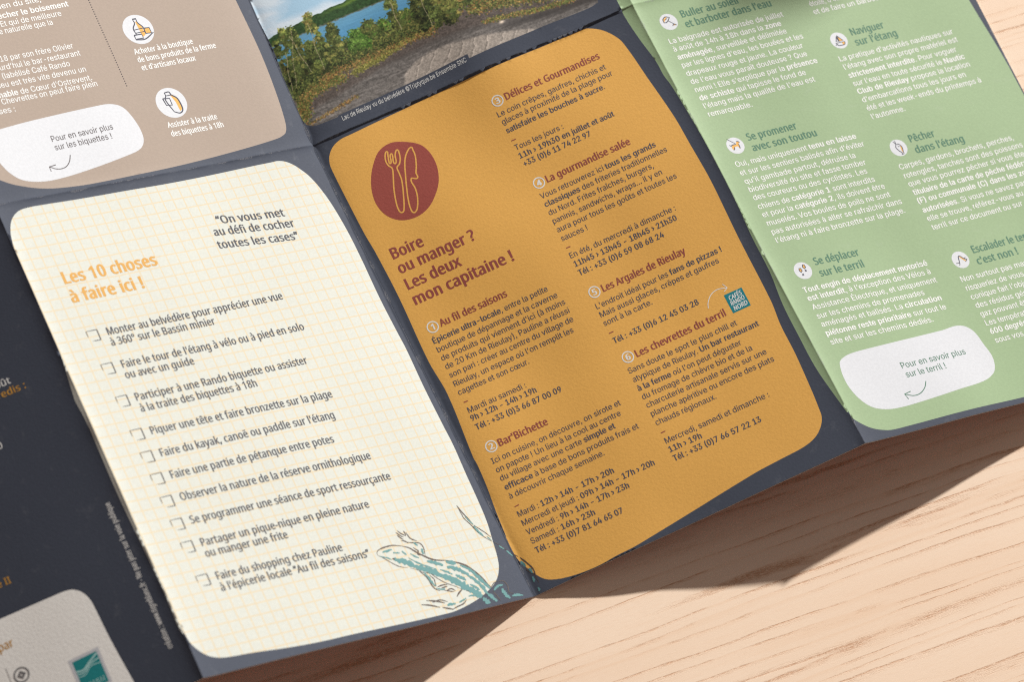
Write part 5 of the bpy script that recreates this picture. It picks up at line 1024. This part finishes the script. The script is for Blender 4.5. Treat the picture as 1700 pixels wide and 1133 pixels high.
def lay_text(text, b_reg, b_bold, font='H'):
    """vertices and faces of a line whose capitals are 1 high; *...* is bold"""
    v2, fs, x, bold = [], [], 0.0, False
    k = 1.0 / CAP[font]
    for ch in text:
        if ch == '*':
            bold = not bold; continue
        v, f, adv = glyph(font, ch, b_bold if bold else b_reg)
        b = len(v2)
        v2 += [((q[0] + x) * k, q[1] * k) for q in v]
        fs += [tuple(b + i for i in t) for t in f]
        x += adv + 0.9 * max(0.0, b_bold if bold else b_reg)
    return v2, fs

STYLES = {   # material, regular and bold outline growth, letter family
    'HY': (T_YEL, 0.043, 0.043, 'H'), 'HQ': (T_GREY, 0.031, 0.031, 'H'), 'HG': (T_GREY, 0.027, 0.027, 'H'), 'HT': (T_MAR, 0.034, 0.034, 'H'),
    'HM': (T_MAR, 0.030, 0.030, 'H'), 'HF': (T_GRN, 0.028, 0.028, 'H'), 'HW': (T_WHT, 0.030, 0.030, 'H'), 'HW2': (T_WHT, 0.014, 0.014, 'H'),
    'HY2': (T_YEL, 0.014, 0.014, 'H'), 'RN': (T_NAVY, 0.004, 0.023, 'B'), 'RW': (T_WHT, 0.010, 0.027, 'B'), 'RF': (T_GRN, 0.005, 0.02, 'B'),
    'RC': (T_WHT, -0.003, 0.0, 'B'), 'RD': (T_DRK, 0.005, 0.02, 'B'), 'RX': (T_WHT, 0.008, 0.027, 'B')}

def text_block(blk, parents):
    c, r, name, style, em, slope, lines, label = blk
    mat, br, bb, fam = STYLES[style]
    pieces = []
    for u0, v0, wid, txt, tail in lines:
        v2, fs = lay_text(txt, br, bb, fam)
        xa = min(q[0] for q in v2); xb = max(q[0] for q in v2)
        sx = wid / (xb - xa)
        if tail:
            v2, fs = lay_text((txt + tail).replace('**', ''), br, bb, fam)
        pieces.append(([(u0 + (q[0] - xa) * sx, v0 + slope * (q[0] - xa) * sx + q[1] * em) for q in v2], fs, mat))
    return print_mesh(name, c, r, pieces, parents[(c, r)], 0.04 if style == 'RC' else 0.03, label or None)

# ------------------------------------------------------------------ build the leaflet
leaf = bpy.data.objects.new('folded_leaflet', None)
COL.objects.link(leaf)
leaf['label'] = 'unfolded concertina tourist leaflet with cream, ochre, green and taupe rounded panels on dark navy paper'
leaf['category'] = 'leaflet'

sl = sorted(SH['greensliver'], key=lambda q: -q[1])
sliver = smooth_line(sl, 4) + [(108, sl[-1][1]), (108, 153)]
cs = sorted([(q[0] - 0.7, q[1]) for q in SH['creamsliver']], key=lambda q: -q[1])
cream_sl = [(108, cs[0][1] + 14), (105.0, cs[0][1] + 14)] + smooth_line(cs, 4) + [(108, cs[-1][1] - 1)]
gr = SH['green']
green = smooth_line(gr, 5) + [(102.0, 153), (-4, 153), (-4, gr[0][1])]
pic = smooth_line(SH['photo'][:8], 5) + [tuple(q) for q in SH['photo'][8:10]] + smooth_line(SH['photo'][10:], 5)
P = {}
P[0, 0] = panel('cover_panel', 0, 0, [(smooth_line(SH['pale'], 5) + [(8, -8), (8, 42)], PALE), (cream_sl, CREAMP)], leaf, 'shaded dark navy panel with pale grey card and logos')
P[1, 0] = panel('checklist_panel', 1, 0, [(smooth_loop(SH['cream']), CREAM)], leaf, 'cream squared-paper panel listing ten things to do')
P[2, 0] = panel('restaurant_panel', 2, 0, [([(q[0], min(q[1], 147.75)) for q in smooth_loop(SH['orange'])], ORANGE), (sliver, GREEN)], leaf, 'ochre panel about where to eat and drink')
P[3, 0] = panel('rules_panel', 3, 0, [(green, GREEN)], leaf, 'light green panel of beach and pond rules')
P[0, 1] = panel('blank_panel', 0, 1, [], leaf, 'plain navy panel')
P[1, 1] = panel('farm_panel', 1, 1, [(smooth_line(SH['brown'], 5) + [(-3, 153), (99.5, 153)], BROWN)], leaf, 'taupe panel about the goat farm')
cb = SH['captionbox']
strip = [(cb[0][0], 3.0), (cb[1][0] + 0.2, 3.0), (cb[1][0] + 0.2, cb[1][1] + 0.1), (cb[0][0], cb[0][1] + 0.3)]
P[2, 1] = panel('picture_panel', 2, 1, [(pic, PHOTO), (strip, NAVY), ([(101.4, -2), (101.2, 30), (103, 153), (108, 153), (108, -2)], GREEN)], leaf, 'panel with printed lake landscape')
P[3, 1] = panel('upper_rules_panel', 3, 1, [([(-4, -4), (102, -4), (102, 120), (90, 142), (10, 142), (-4, 130)], GREEN)], leaf, 'upper light green panel')

for blk in LAY['blocks']:
    text_block(blk, P)

# vertical credit line along the fold of the cover panel
ua, va, ub, vb = LAY['VT']
v2, fs = lay_text('création : www.tigreblanc.fr - Ne pas jeter sur la voie publique', 0.026, 0.026)
xa = min(q[0] for q in v2); xb = max(q[0] for q in v2); k = (vb - va) / (xb - xa)
print_mesh('credit_text', 0, 0, [([(ua - q[1] * 1.5, va + (q[0] - xa) * k) for q in v2], fs, T_WHT)], P[0, 0], 0.03)

# white speech bubbles with their curled arrows
for key, c, r, arrow, head, mat in (('bubbleB', 1, 1, 'arrowB', 'arrowBh', T_DRK), ('bubbleG', 3, 0, 'arrowG', 'arrowGh', T_GRN)):
    v2, fs = fill(smooth_loop(SH[key], 5))
    print_mesh('white_bubble', c, r, [(v2, fs, WHITE)], P[c, r], 0.012)
    a = ribbon(smooth_line(SH[arrow]), 0.26, (1, 1)); b = ribbon(SH[head], 0.26, (1, 1))
    print_mesh('curled_arrow', c, r, [(*a, mat), (*b, mat, 0.004)], P[c, r], 0.03)
a = ribbon(smooth_line(SH['arrowO']), 0.22, (1, 1)); b = ribbon(SH['arrowOh'], 0.22, (1, 1))
print_mesh('curled_arrow', 2, 0, [(*a, T_WHT), (*b, T_WHT, 0.004)], P[2, 0], 0.03)

# ten hand-drawn tick boxes
for (x, y) in SH['checks']:
    wd, hg = 3.4, 3.2
    pcs = []
    for (q, w_) in (([(x - 0.1, y), (x + wd * 0.5, y + 0.03), (x + wd, y + 0.06)], (0.22, 0.5, 1)), ([(x + wd, y + 0.12), (x + wd - 0.02, y - hg * 0.5), (x + wd - 0.05, y - hg - 0.06)], (0.34, 1, 1)),
                    ([(x + wd - 0.05, y - hg), (x + wd * 0.6, y - hg + 0.03), (x + 0.25 * wd, y - hg + 0.06)], (0.23, 1, 0.2)), ([(x, y), (x + 0.02, y - hg * 0.35), (x + 0.03, y - hg * 0.6)], (0.2, 1, 0.25))):
        pcs.append((*ribbon(q, w_[0], (w_[1], w_[2])), T_GREY, 0.003 * len(pcs)))
    print_mesh('tick_box', 1, 0, pcs, P[1, 0], 0.026)

# numbered rings
for i, (x, y) in enumerate(SH['nums']):
    v2, fs = ribbon(circle(x, y, 1.62, 36), 0.34, closed=True)
    tv, tf = lay_text(str(i + 1), 0.045, 0.045)
    mx = sum((min(q[0] for q in tv), max(q[0] for q in tv))) / 2
    print_mesh('numbered_ring', 2, 0, [(v2, fs, T_WHT), ([(x + (q[0] - mx) * 1.75, y + (q[1] - 0.5) * 1.75) for q in tv], tf, T_WHT)], P[2, 0], 0.03)
ds = SH['dashes']
for i in range(0, len(ds), 2):
    print_mesh('dash_mark', 2, 0, [(*ribbon([ds[i], ds[i + 1]], 0.28, (1, 1)), T_MAR)], P[2, 0], 0.03)

# maroon plate with fork and knife drawn in one gold line
pl = [(*fill(smooth_loop(SH['plate'], 5)), MAROON, -0.016)]
pl.append((*ribbon(smooth_loop(SH['fork'], 5), 0.42, closed=True), ORANGE))
pl.append((*ribbon(smooth_loop(SH['knife'], 5), 0.42, closed=True), ORANGE))
print_mesh('cutlery_emblem', 2, 0, pl, P[2, 0], 0.03)

# petrol square with white lettering beside the last address
lg = SH['logo']
tl, tr, br_, bl = [Vector(q) for q in lg]
pcs = [(*fill([tuple(bl), tuple(br_), tuple(tr), tuple(tl)]), LOGO, -0.012)]
for i, (word, y0, x0, x1) in enumerate((('CAFÉS', 3.85, 0.85, 5.0), ('RANDO', 2.2, 0.65, 5.1), ('NORD', 0.5, 0.8, 5.2))):
    tv, tf = lay_text(word, 0.03, 0.03)
    xa = min(q[0] for q in tv); xb = max(q[0] for q in tv); k = (x1 - x0) / (xb - xa)
    pcs.append(([(bl.x + x0 + (q[0] - xa) * k + q[1] * 0.15, bl.y + y0 + q[1] * 1.35 + 0.06 * (q[0] - xa)) for q in tv], tf, T_WHT))
print_mesh('square_logo', 2, 0, pcs, P[2, 0], 0.03)

# dotted divider on the farm panel
(xa, ya), (xb, yb) = SH['dots']
pcs = []
for k in range(-14, 37):
    t = k / 36
    cc = circle(xa + (xb - xa) * t, ya + (yb - ya) * t, 0.2, 10)
    pcs.append((cc, [tuple(range(10))], T_DRK))
print_mesh('dotted_line', 1, 1, pcs, P[1, 1], 0.03)

# round icons: white disc and a small line drawing
def icon(c, r, x, y, rad, draws, parent, bold=1.0):
    pcs = [(*fill(circle(x, y, rad, 44), 1.6), WHITE, -0.016)]
    for k, (kind, pts, w_) in enumerate(draws):
        w_ = w_ * bold
        q = [(x + a * rad, y + b * rad) for a, b in pts]
        if kind == 'fill':
            pcs.append((*fill(q, 9), GOLD, -0.006))
        elif kind == 'loop':
            pcs.append((*ribbon(q + [q[0]], w_, (1, 1)), LINE, 0.0005 * k))
        else:
            pcs.append((*ribbon(smooth_line(q, 4), w_, (0.7, 0.7)), LINE, 0.0005 * k))
    return print_mesh('round_icon', c, r, pcs, parent, 0.03)
w_ = 0.27
ICONS = {
 'umbrella': [('fill', [(-.52, .05), (-.45, .42), (-.1, .62), (.05, .6), (-.28, .3)], 0), ('line', [(-.55, .02), (-.5, .42), (-.12, .66), (.34, .5)], w_), ('line', [(-.55, .02), (-.2, .02), (.34, .5)], w_),
              ('line', [(-.05, .2), (.5, -.42)], w_), ('line', [(-.3, .3), (.0, .45)], w_), ('fill', [(.25, -.5), (.45, -.42), (.62, -.5), (.5, -.56)], 0), ('line', [(.2, -.55), (.45, -.4), (.72, -.56)], w_)],
 'boat': [('fill', [(.0, .6), (.02, -.08), (.46, -.08)], 0), ('loop', [(-.02, .62), (.0, -.1), (.48, -.1)], w_), ('loop', [(-.1, .5), (-.1, -.1), (-.4, -.1)], w_), ('line', [(-.55, -.25), (.6, -.25)], w_),
          ('fill', [(.2, -.3), (.58, -.28), (.45, -.55), (.25, -.55)], 0), ('line', [(.6, -.25), (.42, -.58), (-.3, -.58), (-.45, -.3)], w_), ('line', [(-.65, -.5), (-.45, -.42), (-.3, -.58)], w_)],
 'dog': [('fill', [(-.5, -.1), (-.3, .12), (.15, .1), (.3, .42), (.5, .38), (.62, .25), (.42, .12), (.4, -.2), (.32, -.42), (.22, -.12), (-.2, -.15), (-.35, -.4), (-.45, -.4)], 0), ('line', [(-.6, .95), (.12, .2)], w_),
         ('line', [(-.62, .2), (-.5, .05), (-.3, .14), (.12, .14)], w_), ('line', [(.42, .1), (.42, -.2), (.34, -.46)], w_), ('line', [(-.2, -.15), (-.3, -.42), (-.45, -.44)], w_), ('line', [(.3, .44), (.5, .4), (.64, .24)], w_)],
 'fish': [('fill', [(.3, .3), (.42, .0), (.36, -.4), (.25, -.7), (.2, -.3)], 0), ('line', [(-.1, .45), (.2, .42), (.42, .05), (.36, -.4), (.3, -.78)], w_), ('line', [(-.1, .45), (-.28, .1), (-.1, -.35), (.12, -.62), (.05, -.82), (.3, -.78)], w_),
          ('line', [(-.1, .45), (-.3, .85)], w_), ('line', [(-.1, .45), (-.05, .9)], w_), ('line', [(.05, .12), (.2, .2)], w_), ('line', [(-.02, .26), (.02, .25)], w_)],
 'feet': [('fill', [(-.38, .1), (-.3, .32), (-.15, .3), (-.12, .0), (-.28, -.1)], 0), ('loop', [(-.4, .1), (-.31, .35), (-.14, .32), (-.1, .0), (-.28, -.14)], w_), ('loop', [(-.26, -.38), (-.14, -.36), (-.16, -.52), (-.28, -.52)], w_),
          ('fill', [(.18, .4), (.28, .62), (.42, .6), (.46, .3), (.3, .2)], 0), ('loop', [(.16, .4), (.27, .65), (.44, .62), (.48, .3), (.3, .16)], w_), ('loop', [(.24, .0), (.36, .0), (.36, -.14), (.24, -.14)], w_)],
 'hill': [('fill', [(-.02, .36), (.12, .42), (.55, -.18), (.68, -.1), (.5, -.34), (.1, .2)], 0), ('line', [(-.42, -.6), (-.28, -.35), (-.12, .3), (.02, .46), (.16, .38), (.48, .02), (.74, -.12), (.45, -.34)], w_), ('line', [(-.7, -.28), (-.3, -.3)], w_), ('line', [(.42, .06), (.7, .12)], w_)],
 'bottle': [('fill', [(.0, .55), (.14, .5), (.3, .1), (.34, -.4), (.1, -.55), (.05, .0)], 0), ('line', [(-.12, .72), (.14, .72)], w_ * 1.6), ('line', [(-.1, .68), (-.08, .42), (-.3, .1), (-.26, -.3)], w_), ('line', [(.12, .68), (.14, .42), (.36, .1), (.36, -.35)], w_),
            ('line', [(-.28, .0), (.34, .04)], w_), ('line', [(-.24, -.22), (.34, -.2)], w_), ('loop', [(-.42, -.34), (.1, -.34), (.1, -.62), (-.42, -.62)], w_), ('fill', [(.38, .0), (.72, -.02), (.74, -.34), (.38, -.32)], 0), ('loop', [(.38, .02), (.74, .0), (.76, -.36), (.38, -.34)], w_), ('line', [(-.42, -.66), (.2, -.7), (.9, -.34)], w_)],
 'can': [('fill', [(.1, .55), (.3, .5), (.52, .1), (.55, -.5), (.35, -.62), (.3, .0)], 0), ('line', [(-.2, .7), (.12, .72), (.2, .5), (.5, .2), (.56, -.5), (.3, -.74), (-.05, -.6)], w_ * 1.2), ('line', [(-.2, .7), (-.18, .5), (-.3, .2), (-.05, -.6)], w_), ('line', [(-.2, .5), (.18, .5)], w_),
         ('loop', [(-.45, .35), (.0, .3), (.0, -.15), (-.38, -.1)], w_)]}
for k, (x, y) in zip(('umbrella', 'boat', 'dog', 'fish', 'feet', 'hill'), SH['discsG']):
    icon(3, 0, x, y, 2.72, ICONS[k], P[3, 0])
for k, (x, y) in zip(('bottle', 'can'), SH['discsB'][:2]):
    icon(1, 1, x, y, 4.9, ICONS[k], P[1, 1], 1.35)

# sketched lizard climbing over the fold
LM = {'b': SEPIA, 't': TEAL2, 'd': SEPIAD}
for key, c, par in (('LZ', 1, P[1, 0]), ('L2', 2, P[2, 0])):
    pcs = []
    for i, (colr, w_, pts) in enumerate(LAY[key]):
        pts = [q for q in pts if -0.2 <= q[0] <= W + 0.2]
        if len(pts) < 2:
            continue
        ln = smooth_line(pts, 5)
        if colr == 't':
            pcs.append((*ribbon(ln, w_ * 1.42, (0.5, 0.5), ragged=0.42), LM[colr], 0.0004 * i))
        else:
            pcs.append((*ribbon(ln, w_ * 1.75, (0.35, 0.35), ragged=0.2), LM[colr], 0.0004 * i))
    print_mesh('lizard_drawing', c, 0, pcs, par, 0.026)

# small logos on the pale card of the cover panel
tq = [Vector(q) for q in SH['teal']]
x0, x1 = tq[0].x, tq[0].x + 6.9; y1 = tq[0].y + 0.3; y0 = y1 - 9.0
wb = (*fill([(x0 - 0.9, y0 - 0.6), (x1 + 0.8, y0 - 0.6), (x1 + 0.8, y1 + 0.9), (x0 - 0.9, y1 + 0.9)]), WHITE, -0.018)
sq = (*fill([(x0, y0), (x1, y0), (x1, y1), (x0, y1)]), TEAL, -0.010)
pcs = [wb, sq]
for k in range(3):
    pcs.append((*ribbon(smooth_line([(x0 + 0.05, y1 - 2.9 - 0.8 * k), (x0 + 2.0, y1 - 3.2 - .7 * k), (x0 + 4.2, y1 - 1.9 - .6 * k), (x1 - 0.05, y1 - 0.5 - 1.4 * k)]), (0.5, 0.35, 0.25)[k], (1, 1)), PALETEAL))
for k in range(9):
    xk = x0 + 0.55 + k * 0.68
    pcs.append((*ribbon([(xk, y1 - 8.3), (xk + (k % 3 - 1) * 0.12, y1 - 6.9)], 0.22, (1, 1)), PALETEAL))
print_mesh('teal_logo', 0, 0, pcs, P[0, 0], 0.03)
ex, ey = SH['emblem'][0]
pcs = [(*ribbon(circle(ex, ey, 1.95, 40), 0.42, closed=True), GREYM), (*ribbon(circle(ex, ey, 1.05, 4), 0.45, closed=True), GREYM), (*ribbon(circle(ex, ey, 0.45, 20), 0.3, closed=True), GREYM, 0.004)]
pcs.append((*ribbon([(ex - 3.2, ey + 3.6), (ex - 3.2, ey - 3.0)], 0.12, (1, 1)), GREYM))
print_mesh('ring_emblem', 0, 0, pcs, P[0, 0], 0.03)

# ------------------------------------------------------------------ unseen plant, added past the far corner to shade the green panel's top
def plain(name, col, rough=0.6):
    m, nt, b = new_mat(name)
    pos = node(nt, 'ShaderNodeTexCoord').outputs['Object']
    n1 = noise_n(nt, pos, 60.0, 3.0)
    dk = tuple(c * 0.75 for c in col)
    nt.links.new(mix_c(nt, n1, dk, col), b.inputs['Base Color'])
    b.inputs['Roughness'].default_value = rough
    return m
LEAFM = plain('plant_leaf_green', (0.07, 0.13, 0.045), 0.5)
STEMM = plain('plant_stem_green', (0.10, 0.12, 0.05), 0.6)
POTM = plain('terracotta', (0.42, 0.19, 0.11), 0.8)
SOILM = plain('potting_soil', (0.035, 0.025, 0.018), 0.95)

def lathe(prof, n=40):
    v, f = [], []
    for r_, z in prof:
        for i in range(n):
            a = 2 * math.pi * i / n
            v.append((r_ * math.cos(a), r_ * math.sin(a), z))
    for k in range(len(prof) - 1):
        for i in range(n):
            j = (i + 1) % n
            f.append((k * n + i, k * n + j, (k + 1) * n + j, (k + 1) * n + i))
    return v, f

def tube(a, b, r0, r1, bow, n=8, seg=8):
    a, b = Vector(a), Vector(b); v, f = [], []
    d = (b - a).normalized(); s = d.orthogonal().normalized(); q = d.cross(s)
    for k in range(seg + 1):
        t = k / seg; c = a.lerp(b, t) + Vector(bow) * math.sin(math.pi * t); r_ = r0 + (r1 - r0) * t
        for i in range(n):
            g = 2 * math.pi * i / n
            v.append(c + s * (r_ * math.cos(g)) + q * (r_ * math.sin(g)))
    for k in range(seg):
        for i in range(n):
            j = (i + 1) % n
            f.append((k * n + i, k * n + j, (k + 1) * n + j, (k + 1) * n + i))
    return v, f

PX0 = Vector((0.61, 0.49, 0.0))
plant = bpy.data.objects.new('added_shade_plant', None); COL.objects.link(plant)
plant.location = PX0
plant['label'] = 'small unseen plant in a terracotta pot, added beyond the green panel to shade it'
plant['category'] = 'plant'
v, f = lathe([(0.0, 0.0005), (0.030, 0.0005), (0.040, 0.064), (0.044, 0.064), (0.045, 0.080), (0.041, 0.080), (0.039, 0.068), (0.0, 0.066)])
pot = obj('pot', v, f, POTM, plant, None, True)
v, f = lathe([(0.0, 0.0715), (0.02, 0.0725), (0.0385, 0.0700)])
obj('soil', v, f, SOILM, plant, None, True)

def leaf_mesh(base, tip, wid, nrm):
    base, tip = Vector(base), Vector(tip); d = tip - base; L = d.length; d.normalize()
    n_ = Vector(nrm); s = d.cross(n_).normalized(); n_ = s.cross(d)
    v, f = [], []; seg = 12
    for k in range(seg + 1):
        t = k / seg; w_ = wid * 0.5 * (math.sin(math.pi * t ** 0.8) ** 0.8 if 0 < t < 1 else 0.02)
        c = base + d * (L * t) - n_ * (0.12 * L * t * t)
        for q in (-1, -0.5, 0, 0.5, 1):
            v.append(c + s * (w_ * q) + n_ * (abs(q) * w_ * 0.25))
    for k in range(seg):
        for i in range(4):
            a = k * 5 + i
            f.append((a, a + 1, a + 6, a + 5))
    return v, f
SUN = KEY_DIR
def shade_at(x, y, z, dist):
    return Vector((x, y, z)) + SUN * dist - PX0
top = Vector((0.01, 0.0, 0.235))
v, f = tube((0, 0, 0.066), top, 0.0028, 0.0018, (0.006, 0.004, 0))
obj('stem', v, f, STEMM, plant, None, True)
SPOTS = [(0.1501, 0.1409, 0.008, 0.5, 0.03, 0.015, 0.35), (0.1439, 0.1529, 0.0087, 0.48, 0.034, 0.015, 1.0), (0.171, 0.1498, 0.0051, 0.52, 0.034, 0.015, -0.4)]  # spots on the green panel that each leaf is placed to shade
for i, (x, y, z, dist, L, wid, ang) in enumerate(SPOTS):
    c = shade_at(x, y, z, dist)
    # leaf blades face the light
    e1 = SUN.orthogonal().normalized(); e2 = SUN.cross(e1)
    d = e1 * math.cos(ang) + e2 * math.sin(ang)
    if d.dot(c - Vector((0, 0, c.z)) + Vector((0, 0, 0.001))) < 0:
        d = -d
    v, f = leaf_mesh(c - d * L * 0.5, c + d * L * 0.5, wid, SUN)
    lf = obj('leaf', v, f, LEAFM, plant, None, True)
    st = Vector((0, 0, 0.066)).lerp(top, min(1.0, max(0.3, (c.z - 0.05) / 0.19)))
    v, f = tube(st, c - d * L * 0.48, 0.0014, 0.0009, (0, 0, 0.006), 6, 6)
    obj('leaf_stalk', v, f, STEMM, lf, None, True)
